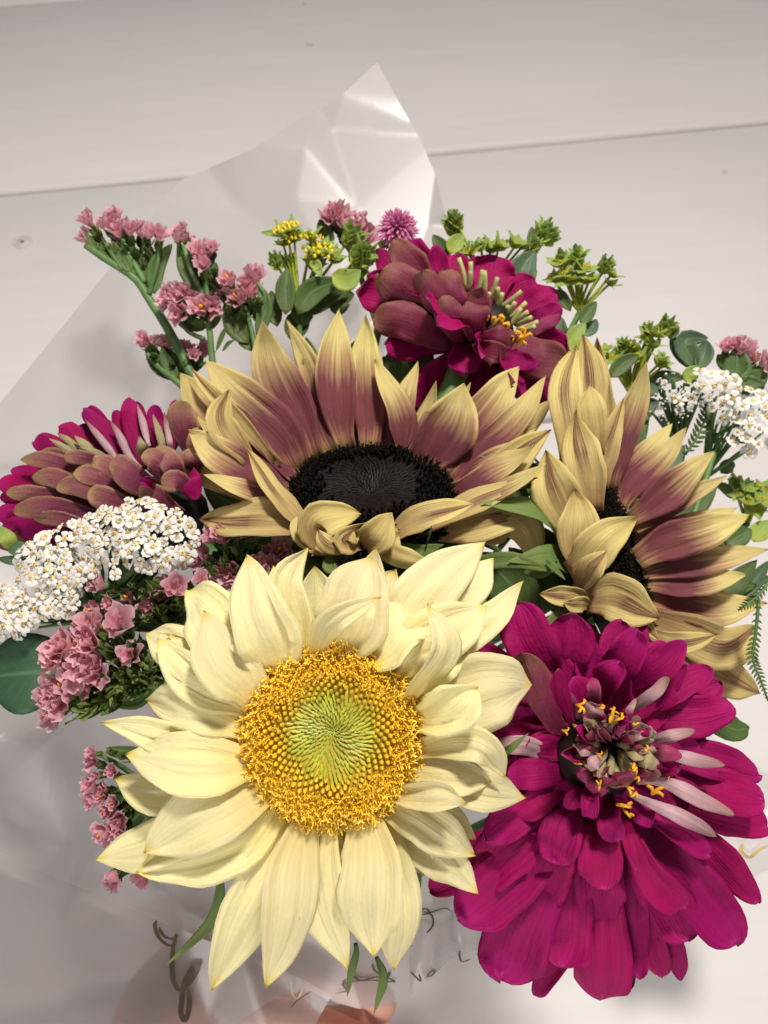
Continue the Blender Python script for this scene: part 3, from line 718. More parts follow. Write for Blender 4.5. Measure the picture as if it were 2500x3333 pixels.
for b, m_, t, w, d in (((800, 590), (770, 760), (600, 930), 46, (.236, .242, .250)), ((1280, 850), (1270, 940), (1250, 1045), 30, (.236, .236, .242)), ((1355, 900), (1380, 980), (1345, 1110), 34, (.236, .238, .246)), ((1440, 520), (1500, 620), (1465, 720), 40, (.240, .245, .256)), ((640, 310), (560, 365), (497, 385), 60, (.236, .240, .243)), ((1730, 190), (1800, 170), (1905, 95), 34, (.232, .222, .214))):
    petal(root, [P(*kk(*q), dd) for q, dd in zip((b, m_, t), d)], px(w*.904, .24), [M['sepal'], M['sepal']], 'sun', cup=.8, nu=12, nv=4, name='sepal')
stem_to_grip(root, CY-AX*.014, .0055, via=P(1085, 2650, .30))

# ---- two-tone sunflower, middle
DD = .283; kD = conv(500, 1000, .8137); cd = kD(868, 735)
CD = P(*cd, DD); AXD = nrm(V(0, .80, .58)); RD = px(283, DD)
root = thing('sunflower', CD, 'mauve and straw yellow sunflower with dark disc, in the middle of the bouquet', 'sunflower', 'sunflowers in the bouquet')
disc(root, CD, AXD, RD, 1100, 'dark', .9, dish=.06, core_mat='darkcore')
md = [M['dusk'], M['dusk_back']]
DP = [ # back row
 (545, 640, 205, 212, 195, (16, 10, 10), dict(m=(400, 400))),
 (600, 590, 437, 58, 190, (21, 19, 16), dict(m=(500, 310))),
 (690, 555, 533, 50, 120, (25, 28, 28), dict(m=(640, 300))),
 (640, 575, 600, 200, 130, (26, 33, 34), {}),
 (762, 545, 742, 4, 160, (26, 24, 22), dict(m=(722, 270))),
 (860, 545, 850, 28, 150, (28, 31, 34), dict(m=(855, 300))),
 (900, 545, 872, 85, 110, (30, 36, 40), {}),
 (1010, 590, 884, 210, 140, (26, 24, 22), dict(m=(980, 420), roll=.7)),
 (980, 560, 960, 300, 150, (30, 34, 36), {}),
 (1125, 655, 1242, 303, 235, (16, 10, 8), dict(m=(1180, 480))),
 (1200, 660, 1466, 232, 175, (18, 22, 22), dict(m=(1320, 430))),
 (1230, 690, 1572, 270, 130, (14, 12, 10), dict(m=(1400, 500))),
 (1230, 700, 1605, 365, 130, (20, 24, 26), {}),
 (1240, 740, 1592, 488, 140, (6, 0, -4), dict(m=(1420, 620), flip=1)),
 # near side
 (1060, 945, 1532, 683, 110, (-18, -14, -10), dict(m=(1290, 780), roll=-.5, flip=1)),
 (960, 965, 1290, 785, 120, (-24, -28, -26), dict(m=(1110, 830), roll=-.6, flip=1, twist=.5)),
 (1130, 925, 1547, 825, 150, (-12, -12, -6), dict(m=(1350, 850), flip=1)),
 (1180, 900, 1545, 1042, 190, (-8, -10, -2), dict(m=(1440, 850), flip=1, cup=-.5)),
 (500, 800, 138, 488, 165, (2, -4, -8), dict(m=(310, 620))),
 (605, 945, 370, 560, 105, (-20, -18, -14), dict(m=(480, 740), roll=.7, flip=1)),
 (400, 790, 78, 610, 130, (2, 2, -4), dict(m=(200, 650), flip=1, cup=-.5)),
 (600, 945, 180, 848, 185, (-18, -18, -8), dict(m=(390, 850), roll=.25, flip=1)),
 (300, 600, 302, 328, 125, (-2, -6, -8), dict(m=(268, 460), flip=1)),
 (420, 640, 102, 262, 190, (10, 10, 8), dict(m=(240, 440))),
 (420, 600, 148, 243, 70, (8, 4, 0), dict(flip=1, m=(270, 380))),
 (650, 1010, 835, 825, 170, (-26, -32, -26), dict(m=(660, 850), roll=.2, flip=1, cup=.9)),
 (700, 1000, 600, 830, 150, (-26, -28, -22), dict(m=(615, 900), flip=1, cup=.8)),
 (800, 1000, 655, 890, 100, (-30, -36, -34), dict(m=(700, 950), flip=1, cup=-1.4, wave=.1)),
 (820, 985, 848, 862, 110, (-28, -34, -30), dict(m=(760, 930), flip=1, cup=1.0)),
 (835, 990, 955, 820, 150, (-28, -34, -32), dict(m=(890, 915), flip=1, cup=.6)),
 (860, 985, 1128, 1035, 100, (-26, -32, -26), dict(m=(1000, 1010), flip=1, cup=-.9)),
 (900, 975, 985, 900, 130, (-24, -28, -26), dict(flip=1)),
]
DP = [(a, b, c, d, e, None, dict(kw, d=dd)) for a, b, c, d, e, dd, kw in DP]
ring_flower(root, DP, kD, CD, cd, 0, DD, {}, md, 'sun', None, pull=.14, wide=1.02, cup=.65, ridge=.18, wave=.07)
ring_fill(root, CD, AXD, RD, 30, .044, .62, .0135, md, 'sun', .92, .22, keep=.25, seed=4, cup=.5, ridge=.14, wave=.04)
sepals(root, CD, AXD, RD, 16, [M['sepal'], M['leaf']], .036, sweep=.5)
for b, m_, t, w, d in (((900, 960), (1060, 975), (1160, 950), 60, (.262, .258, .256)), ((1180, 1000), (1400, 1010), (1600, 1060), 70, (.27, .262, .26)), ((720, 1000), (705, 1040), (740, 1060), 60, (.255, .25, .25)), ((1090, 960), (1105, 910), (1112, 870), 10, (.258, .252, .25))):
    petal(root, [P(*kD(*q), dd) for q, dd in zip((b, m_, t), d)], px(w*.81, .26), [M['sepal'], M['leaf']], 'sun', cup=.7, nu=10, nv=4, name='sepal')
stem_to_grip(root, CD-AXD*.016, .0055)

# ---- two-tone sunflower, right
DR = .292; kR = conv(1700, 1000, .5878); cr_ = kR(545, 1400)
CR = P(*cr_, DR); AXR = nrm(V(.86, .28, .36)); RR = px(262, DR)
root = thing('sunflower', CR, 'mauve and straw yellow sunflower turned sideways above the magenta zinnia', 'sunflower', 'sunflowers in the bouquet')
disc(root, CR, AXR, RR, 900, 'dark', 2.1, dish=.06, core_mat='darkcore')
RP = [ # far side, inner faces
 (480, 960, 688, 308, 165, (12, 10, 6), dict(m=(590, 640))),
 (490, 1060, 835, 640, 140, (18, 26, 30), dict(m=(660, 840))),
 (540, 1090, 912, 662, 150, (14, 16, 18), dict(m=(720, 890))),
 (600, 1150, 1068, 793, 185, (12, 12, 14), dict(m=(850, 980))),
 (630, 1210, 1133, 933, 115, (14, 20, 22), dict(m=(890, 1060))),
 (650, 1290, 1190, 1110, 130, (20, 28, 34), {}),
 (640, 1400, 1258, 1150, 220, (12, 10, 12), dict(m=(950, 1260))),
 (680, 1480, 1362, 1342, 175, (14, 17, 22), dict(m=(1000, 1400))),
 (700, 1550, 1245, 1480, 150, (14, 14, 16), dict(m=(970, 1530))),
 (720, 1650, 1352, 1640, 230, (16, 20, 24), dict(m=(1000, 1660))),
 (720, 1760, 1302, 1765, 260, (14, 14, 14), dict(m=(1080, 1880), flip=1)),
 (740, 1800, 1322, 2140, 210, (18, 22, 24), dict(m=(1110, 2040), flip=1)),
 (700, 1830, 1078, 1815, 120, (2, -4, -6), dict(m=(900, 1860), flip=1)),
 (740, 1740, 1050, 1760, 200, (18, 22, 26), {}),
 # near side, outer faces
 (220, 860, 300, 212, 190, (-8, -6, -2), dict(m=(235, 500), flip=1)),
 (370, 760, 336, 150, 190, (0, 4, 6), dict(m=(375, 430), flip=1)),
 (440, 700, 414, 165, 115, (6, 10, 12), dict(m=(435, 420), flip=1)),
 (390, 760, 370, 430, 170, (-8, -10, -10), dict(m=(385, 580), flip=1)),
 (430, 960, 562, 500, 130, (-4, -4, -4), dict(m=(480, 740), flip=1)),
 (370, 1100, 296, 595, 225, (-18, -18, -14), dict(m=(330, 830), flip=1)),
 (260, 1290, 130, 788, 250, (-20, -22, -18), dict(m=(185, 1010), flip=1)),
 (290, 1440, 290, 998, 225, (-26, -28, -26), dict(m=(310, 1210), flip=1)),
 (225, 1470, 640, 1155, 225, (-26, -32, -32), dict(m=(440, 1300), flip=1)),
 (280, 1580, 472, 1345, 140, (-28, -36, -38), dict(m=(380, 1450), flip=1)),
 (320, 1660, 760, 1725, 265, (-26, -34, -34), dict(m=(560, 1630), flip=1)),
 (360, 1645, 92, 1588, 130, (-28, -34, -34), dict(m=(230, 1600), flip=1, cup=1.1)),
 (350, 1680, 230, 1640, 100, (-28, -36, -36), dict(flip=1)),
 (540, 1740, 752, 1842, 85, (-26, -30, -30), dict(flip=1, m=(670, 1760))),
 (480, 1890, 390, 1870, 90, (-20, -24, -24), dict(flip=1)),
]
RP = [(a, b, c, d, e, None, dict(kw, d=dd)) for a, b, c, d, e, dd, kw in RP]
ring_flower(root, RP, kR, CR, cr_, 0, DR, {}, md, 'sun', None, pull=.10, wide=1.04, cup=.55, ridge=.18, wave=.06)
ring_fill(root, CR, AXR, RR, 30, .046, .42, .0125, md, 'sun', .92, .22, keep=-.1, seed=5, cup=.5, ridge=.14, wave=.04)
sepals(root, CR, AXR, RR, 14, [M['sepal'], M['leaf']], .034, sweep=.3)
for b, m_, t, w, d in (((30, 990), (60, 1040), (100, 1100), 50, (.285, .28, .275)), ((0, 1460), (110, 1460), (200, 1400), 80, (.275, .27, .265)), ((110, 1400), (170, 1440), (240, 1510), 36, (.265, .26, .26))):
    petal(root, [P(*kR(*q), dd) for q, dd in zip((b, m_, t), d)], px(w*.59, .27), [M['sepal'], M['leaf']], 'sun', cup=.7, nu=10, nv=4, name='sepal')
stem_to_grip(root, CR-AXR*.016, .0055)

# ---- zinnia, front right
DZ = .232; kZ = conv(1350, 1900, .6932); cz = kZ(915, 770)
CZ = P(*cz, DZ); AXZ = nrm(V(.1, .42, .9))
mz = [M['mag'], M['silver']]; mzm = [M['mag'], M['mauve']]
root = thing('zinnia', CZ, 'large deep magenta zinnia with a ragged yellow flecked centre facing the camera', 'zinnia', 'zinnias in the bouquet')
LZ = {0: (6, -8, -8), 1: (10, -3, -3), 2: (13, 3, 5), 3: (16, 9, 14), 4: (19, 15, 23)}
ZP = [
 (640, 500, 478, 92, 245, 3, dict(m=(560, 300), d=(16, 6, 6))),
 (710, 480, 738, 133, 235, 3, dict(m=(720, 310), d=(16, 9, 9))),
 (780, 500, 640, 240, 200, 4, {}),
 (850, 520, 1050, 215, 195, 3, dict(m=(970, 370), d=(15, 3, 0), cup=.8)),
 (850, 540, 965, 362, 160, 2, dict(d=(12, -2, -6), cup=.8)),
 (980, 540, 1265, 270, 150, 3, dict(m=(1130, 400), d=(15, 4, 4))),
 (900, 500, 1130, 290, 170, 4, {}),
 (1040, 590, 1398, 398, 150, 3, dict(m=(1230, 490))),
 (1040, 680, 1502, 585, 215, 3, dict(m=(1280, 620))),
 (1040, 650, 1440, 470, 180, 4, {}),
 (960, 660, 1190, 440, 85, 1, dict(m=(1090, 540), flip=1, cup=-1.0)),
 (960, 690, 1040, 540, 55, 0, dict(flip=1, cup=-1.2)),
 (1040, 770, 1315, 690, 85, 1, dict(m=(1180, 715), flip=1, cup=-1.0)),
 (1060, 800, 1618, 895, 175, 3, dict(m=(1370, 820))),
 (1060, 820, 1452, 848, 90, 1, dict(m=(1270, 815), flip=1, cup=-1.0, d=(8, -6, 0))),
 (1060, 880, 1636, 1020, 210, 3, dict(m=(1380, 950), d=(16, 8, 10))),
 (1060, 900, 1660, 1140, 190, 4, dict(m=(1420, 1070))),
 (1040, 930, 1498, 1085, 110, 1, dict(m=(1270, 975), flip=1, cup=-.9, d=(8, -4, 2))),
 (1000, 980, 1418, 1185, 100, 1, dict(m=(1220, 1080), flip=1, cup=-.9, d=(8, -4, 2))),
 (1000, 1000, 1388, 1275, 120, 2, dict(m=(1220, 1150))),
 (990, 990, 1612, 1495, 160, 4, dict(m=(1400, 1250))),
 (990, 1010, 1505, 1690, 265, 3, dict(m=(1280, 1380), d=(16, 8, 20))),
 (960, 1040, 1275, 1520, 175, 2, dict(m=(1120, 1390), d=(12, 1, 6))),
 (960, 1040, 1045, 1342, 85, 1, dict(m=(1010, 1200))),
 (950, 1050, 1285, 1675, 240, 4, dict(m=(1150, 1450), d=(18, 13, 19))),
 (940, 1050, 1060, 1855, 150, 4, dict(m=(1030, 1550), d=(19, 17, 26))),
 (950, 1050, 1165, 1850, 150, 4, dict(m=(1090, 1560), d=(19, 20, 30))),
 (960, 1050, 1252, 1862, 120, 4, dict(m=(1170, 1600), d=(19, 22, 33))),
 (900, 1050, 872, 1958, 280, 4, dict(m=(880, 1650), d=(19, 16, 26))),
 (890, 1060, 895, 1595, 250, 3, dict(m=(860, 1400), d=(16, 8, 15))),
 (890, 1050, 885, 1437, 230, 2, dict(m=(868, 1260), d=(12, 0, 4))),
 (905, 1000, 950, 1208, 130, 1, dict(m=(915, 1110))),
 (830, 1050, 682, 1795, 270, 4, dict(m=(715, 1560), d=(19, 13, 22))),
 (830, 1050, 556, 1932, 130, 4, dict(m=(700, 1700), d=(19, 22, 32), roll=.5)),
 (850, 1050, 1000, 1915, 140, 4, dict(m=(960, 1650), d=(19, 24, 34), mats=[M['mauve'], M['mag']])),
 (800, 1040, 600, 1478, 240, 3, dict(m=(650, 1290), d=(15, 6, 12))),
 (800, 1010, 662, 1318, 215, 2, dict(m=(690, 1160), d=(12, -1, 3))),
 (800, 940, 722, 1055, 95, 1, dict(d=(8, -1, 0))),
 (820, 930, 822, 1098, 105, 0, dict(cup=.9)),
 (760, 1010, 405, 1862, 350, 4, dict(m=(520, 1560), d=(19, 13, 22))),
 (750, 1000, 210, 1575, 300, 4, dict(m=(440, 1380), d=(18, 9, 15))),
 (750, 980, 300, 1395, 270, 3, dict(m=(480, 1220), d=(16, 8, 14))),
 (740, 960, 330, 1205, 190, 3, dict(m=(500, 1080), d=(15, 4, 6))),
 (740, 930, 450, 1105, 140, 2, dict(m=(580, 1020))),
 (740, 880, 438, 912, 150, 2, dict(m=(580, 890))),
 (750, 1000, 75, 1445, 220, 4, dict(m=(380, 1250), d=(19, 18, 24))),
 (740, 790, 345, 650, 260, 3, dict(m=(540, 690), d=(16, 12, 12))),
 (740, 800, 385, 750, 110, 3, dict(flip=1, d=(14, 8, 8))),
 (740, 740, 505, 320, 170, 2, dict(m=(610, 560), mats=[M['mauve'], M['mag']], d=(12, 2, 0), cup=-.6)),
 (730, 700, 255, 258, 150, 4, dict(m=(470, 470))),
 (730, 720, 420, 400, 220, 4, {}),
 (740, 660, 675, 398, 95, 1, dict(m=(690, 530), cup=.9, d=(8, -8, -14))),
 (780, 640, 690, 500, 80, 1, dict(mats=[M['pinkback'], M['mag']], cup=-.9)),
 (830, 640, 832, 440, 70, 0, dict(m=(845, 520), mats=[M['pinkback'], M['mag']])),
 (800, 640, 860, 570, 110, 0, dict(mats=[M['silver'], M['mag']], cup=-.8)),
 (850, 720, 760, 680, 110, 0, dict(d=(6, -12, -16), cup=1.3)),
 (800, 800, 690, 800, 110, 0, dict(d=(6, -10, -16), cup=1.5)),
 (860, 860, 760, 900, 120, 0, dict(mats=[M['pinkback'], M['mag']], cup=-.8, d=(4, -10, -8))),
 (880, 880, 840, 990, 140, 0, dict(mats=[M['pinkback'], M['mag']], cup=-.7, d=(4, -9, -6))),
 (940, 860, 960, 960, 190, 0, dict(mats=[M['mauve'], M['mag']], cup=-.8, d=(2, -14, -10))),
 (1010, 840, 1150, 900, 130, 0, dict(mats=[M['mauve'], M['mag']], cup=-1.0, d=(2, -12, -8))),
 (1010, 810, 1140, 850, 120, 0, dict(mats=[M['olive_tube'], M['mag']], cup=-1.2, d=(2, -14, -12))),
 (1060, 780, 1255, 810, 90, 0, dict(mats=[M['pinkback'], M['mag']], cup=-.8, d=(6, -6, -6))),
 (930, 700, 990, 620, 110, 0, dict(d=(2, -8, -12), cup=1.2)),
 (1000, 760, 1100, 670, 90, 0, dict(d=(2, -8, -12), mats=[M['olive_tube'], M['mag']], cup=-1.3)),
]
ZP = [(a, b, c, d, e*(.85 if kw.get('flip') else 1), f, dict(kw, mats=mz) if kw.get('flip') else kw) for a, b, c, d, e, f, kw in ZP]
ring_flower(root, ZP, kZ, CZ, cz, 0, DZ, LZ, mzm, 'zin', None, wide=.97, cup=.35, wave=.10, ridge=.12, notch=.05, nu=13, nv=8)
for e_, l_, n_, sd_ in ((.42, .022, 15, 1), (.18, .028, 18, 2), (-.12, .033, 20, 3), (-.35, .034, 18, 4)):
    ring_fill(root, P(*cz, DZ+.010), V(.05, .08, 1), .012, n_, l_, e_, (.0105 if sd_ < 3 else .0125), [M['mag'], M['mag']], 'zin2', .6, .5, seed=sd_, cup=.35, ridge=.08, wave=.06)
def zin_core(root, c, ax, R, mat='darkcore'):
    vs = []; fs = []; q = np.array(Vector(nrm(ax)).to_track_quat('Z', 'Y').to_matrix()); sd = 20
    prof = [(R*.5, -R*1.7), (R*.95, -R*1.2), (R, -R*.6), (R*.8, -R*.1), (R*.4, R*.2), (R*.02, R*.28)]
    for r, z in prof:
        for k in range(sd): a = 2*PI*k/sd; vs.append((r*math.cos(a), r*math.sin(a), z))
    for i in range(len(prof)-1):
        for k in range(sd): fs.append((i*sd+k, i*sd+(k+1) % sd, (i+1)*sd+(k+1) % sd, (i+1)*sd+k))
    fs.append(tuple((len(prof)-1)*sd+k for k in range(sd)))
    return link('core', mesh('core', np.array(vs) @ q.T, fs, [M[mat]]), root, c)
def stamen_mesh(seed):
    r = random.Random(seed); vs = []; fs = []
    for k in range(r.choice((2, 3, 3))):
        a = r.uniform(0, 6.28); L = r.uniform(.7, 1.3)
        c = [(0, 0, -.6), (.12*math.cos(a), .12*math.sin(a), .3), (.45*L*math.cos(a), .45*L*math.sin(a), .8), (.85*L*math.cos(a), .85*L*math.sin(a), .75), (1.0*L*math.cos(a), 1.0*L*math.sin(a), .4)]
        v, f = tube_geo(np.array(c), [.16, .2, .2, .19, .1], 5); o = len(vs); vs += [tuple(x) for x in v]; fs += [tuple(i+o for i in q) for q in f]
    return mesh('stamen_tuft', vs, fs, [M['gold']])
SM = [stamen_mesh(k) for k in range(5)]
zin_core(root, CZ-AXZ*.003, AXZ, .0135)
zin_core(root, P(*cz, DZ+.012), AXZ, .017)
def tufts(root, k, lst, depth, rpx, ax):
    for x, y, s in lst:
        p_ = P(*k(x, y), depth); link('stamen_tuft', SM[random.randrange(5)], root, p_, basis(nrm(ax)+np.array([random.uniform(-.5, .5) for _ in range(3)]), random.uniform(0, 6)), px(rpx*s, depth))
tufts(root, kZ, [(770, 570, 1), (885, 575, .8), (925, 640, 1.3), (950, 640, .9), (755, 665, .8), (700, 690, .7), (1030, 665, .6), (1080, 790, .8), (870, 950, .7), (1010, 880, 1.1), (1030, 910, 1.0), (1000, 955, .9), (1120, 980, 1.2), (1040, 980, .8), (965, 1040, 1.2), (985, 1065, 1.0), (760, 845, .6), (930, 605, .7), (860, 800, .6), (1190, 915, .3)], DZ-.013, 24, AXZ)
for i in range(34):       # rolled olive tubes round the eye
    a = i*2.399; r_ = 16+80*math.sqrt(i/34.); x, y = 925+r_*math.cos(a)*1.25, 755+r_*math.sin(a)*.85
    b = P(*kZ(x, y), DZ-.004); o = V(math.cos(a)*.6, -math.sin(a)*.6+.2, 1)
    petal(root, [b, b+nrm(o)*.004, b+nrm(o)*random.uniform(.006, .009)+V(math.cos(a)*.002, -math.sin(a)*.002, 0)], random.uniform(.004, .006), [M[random.choice(('olive_tube', 'olive_tube', 'silver', 'pinkback'))], M['pinkback']], 'zin', cup=random.uniform(-2.2, -1.2), nu=6, nv=6, name='petal')
rz = random.Random(12)
for i in range(30):       # half-opened curled petals crowding the eye
    a = rz.uniform(0, 6.28); r0, r1 = rz.uniform(30, 80), rz.uniform(105, 210)
    if math.sin(a) > .5 and rz.random() < .5: continue
    b2, t2 = (925+r0*math.cos(a), 765+r0*math.sin(a)*.85), (925+r1*math.cos(a+.15), 765+r1*math.sin(a+.15)*.85); mm = rz.choice(('silver', 'silver', 'pinkback', 'mag', 'olive_tube', 'mauve'))
    zt = rz.uniform(-16, -8)/1000
    petal(root, [P(*kZ(*b2), DZ), P(*kZ((b2[0]+t2[0])/2, (b2[1]+t2[1])/2), DZ+zt*.9), P(*kZ(*t2), DZ+zt)], px(rz.uniform(40, 85)*.6932, DZ), [M[mm], M['mag']], 'zin2', cup=rz.choice((-1, -1, 1))*rz.uniform(.8, 1.7), roll=rz.uniform(-.7, .7), twist=rz.uniform(-.8, .8), wave=.1, nu=10, nv=6)
stem_to_grip(root, CZ-AXZ*.016, .005, via=P(1700, 2650, .31))
sepals(root, CZ-AXZ*.012, AXZ, .012, 12, [M['leaf'], M['sepal']], .014, sweep=.2)

# ---- zinnia, top
DT = .335; kT = conv(1050, 640, .6028); ct = kT(900, 690)
CT = P(*kT(880, 720), DT); AXT = nrm(V(.62, .62, .42))
mt_ = [M['mag'], M['mauve']]
root = thing('zinnia', CT, 'magenta zinnia seen from the side above the middle sunflower, dull mauve petal backs showing', 'zinnia', 'zinnias in the bouquet')
TP = [
 (660, 700, 183, 512, 215, (4, -2, -2), dict(m=(400, 560))),
 (720, 730, 305, 420, 250, (2, -10, -14), dict(m=(480, 540), flip=1, cup=-.5)),
 (730, 790, 272, 655, 190, (0, -10, -10), dict(m=(480, 690), flip=1, cup=-.4)),
 (740, 800, 333, 800, 170, (4, 2, 0), dict(m=(520, 790))),
 (790, 790, 768, 958, 190, (2, -6, -6), dict(m=(765, 890), cup=.7)),
 (720, 600, 438, 245, 185, (10, 12, 12), dict(m=(520, 390))),
 (720, 580, 605, 262, 110, (12, 10, 8), dict(m=(630, 400), roll=.6)),
 (760, 760, 528, 402, 180, (-2, -14, -16), dict(m=(620, 560), flip=1, cup=-1.1)),
 (770, 720, 672, 393, 160, (-4, -14, -14), dict(m=(705, 540), flip=1, cup=-.6)),
 (760, 790, 642, 540, 165, (-6, -18, -20), dict(m=(700, 660), flip=1, cup=-.7)),
 (850, 800, 782, 565, 180, (-6, -18, -18), dict(m=(820, 670), flip=1, cup=-.6)),
 (890, 720, 792, 512, 130, (-2, -10, -10), dict(m=(850, 590), flip=1)),
 (830, 620, 690, 318, 140, (16, 20, 20), {}),
 (860, 620, 830, 320, 190, (18, 24, 24), {}),
 (900, 620, 945, 322, 220, (16, 20, 20), dict(m=(920, 450))),
 (980, 640, 1152, 462, 165, (16, 20, 20), dict(m=(1060, 520))),
 (1040, 660, 1258, 520, 150, (14, 14, 14), dict(m=(1150, 570))),
 (1060, 720, 1296, 600, 130, (12, 10, 10), dict(m=(1180, 650))),
 (1070, 760, 1290, 645, 75, (8, 2, 0), dict(m=(1180, 700), mats=[M['pinkback'], M['mag']], cup=-.7)),
 (850, 790, 1160, 915, 100, (-6, -14, -14), dict(m=(1020, 870), cup=.5)),
 (860, 800, 1318, 890, 220, (0, -4, -4), dict(m=(1110, 860), flip=1, cup=-.5)),
 (820, 780, 990, 868, 110, (-8, -18, -18), dict(m=(900, 830), flip=1, cup=.6)),
 (830, 780, 1045, 790, 150, (-8, -18, -14), dict(m=(940, 770), flip=1, cup=-.6)),
 (780, 840, 565, 1160, 300, (6, 8, 6), dict(m=(640, 1010))),
 (840, 840, 830, 1090, 260, (8, 12, 12), dict(m=(830, 960))),
 (640, 620, 285, 300, 150, (12, 16, 16), {}),
 (640, 600, 378, 232, 160, (8, 8, 6), dict(flip=1, m=(500, 400))),
 (1000, 770, 1335, 830, 170, (8, 8, 6), dict(m=(1180, 780))),
 (900, 820, 1250, 1060, 260, (8, 12, 12), dict(m=(1100, 960))),
 (700, 660, 240, 430, 200, (10, 12, 12), {}),
 (760, 720, 540, 600, 200, (4, -2, -4), dict(flip=1)),
]
TP = [(a, b, c, d, e, None, dict(kw, d=dd)) for a, b, c, d, e, dd, kw in TP]
ring_flower(root, TP, kT, CT, ct, 0, DT, {}, mt_, 'zin', None, wide=1.12, cup=.4, wave=.12, ridge=.05, notch=.03, nu=13, nv=8)
ring_fill(root, P(*kT(900, 690), DT+.006), AXT, .012, 17, .036, -.05, .0135, [M['mag'], M['mauve']], 'zin2', .7, .4, seed=8, cup=.35, ridge=.1, wave=.09)
zin_core(root, P(*kT(960, 640), DT+.004), AXT, .0125)
M['pistil'] = plain_mat('pale_green_pistil', (.42, .42, .16), .5, .2, 300)
for bx_, by_, tx, ty in ((775, 500, 735, 330), (790, 500, 800, 350), (780, 510, 800, 400), (830, 540, 865, 395), (870, 560, 875, 400), (895, 560, 945, 435), (930, 570, 945, 490), (960, 600, 1075, 510), (985, 640, 1040, 570), (1000, 660, 1100, 570), (1020, 680, 1110, 620), (1040, 690, 1130, 650), (1050, 720, 1165, 675), (1010, 700, 1070, 600), (980, 650, 1000, 590), (940, 600, 970, 520), (870, 580, 900, 520), (1060, 730, 1150, 700)):
    b, t = P(*kT(bx_, by_), DT+.004), P(*kT(tx, ty), DT-.002); tube('pistil', [b, (b+t)/2+V(.0004, 0, .0006), t], .0013, .0011, M['pistil'], root, 6, 6)
tufts(root, kT, [(930, 680, 1), (960, 690, 1.1), (990, 715, .8), (895, 660, .6), (1070, 780, 1.3), (1085, 760, 1.2), (1030, 775, .5), (1060, 800, .8)], DT-.016, 24, AXT)
stem_to_grip(root, CT-AXT*.012, .005)

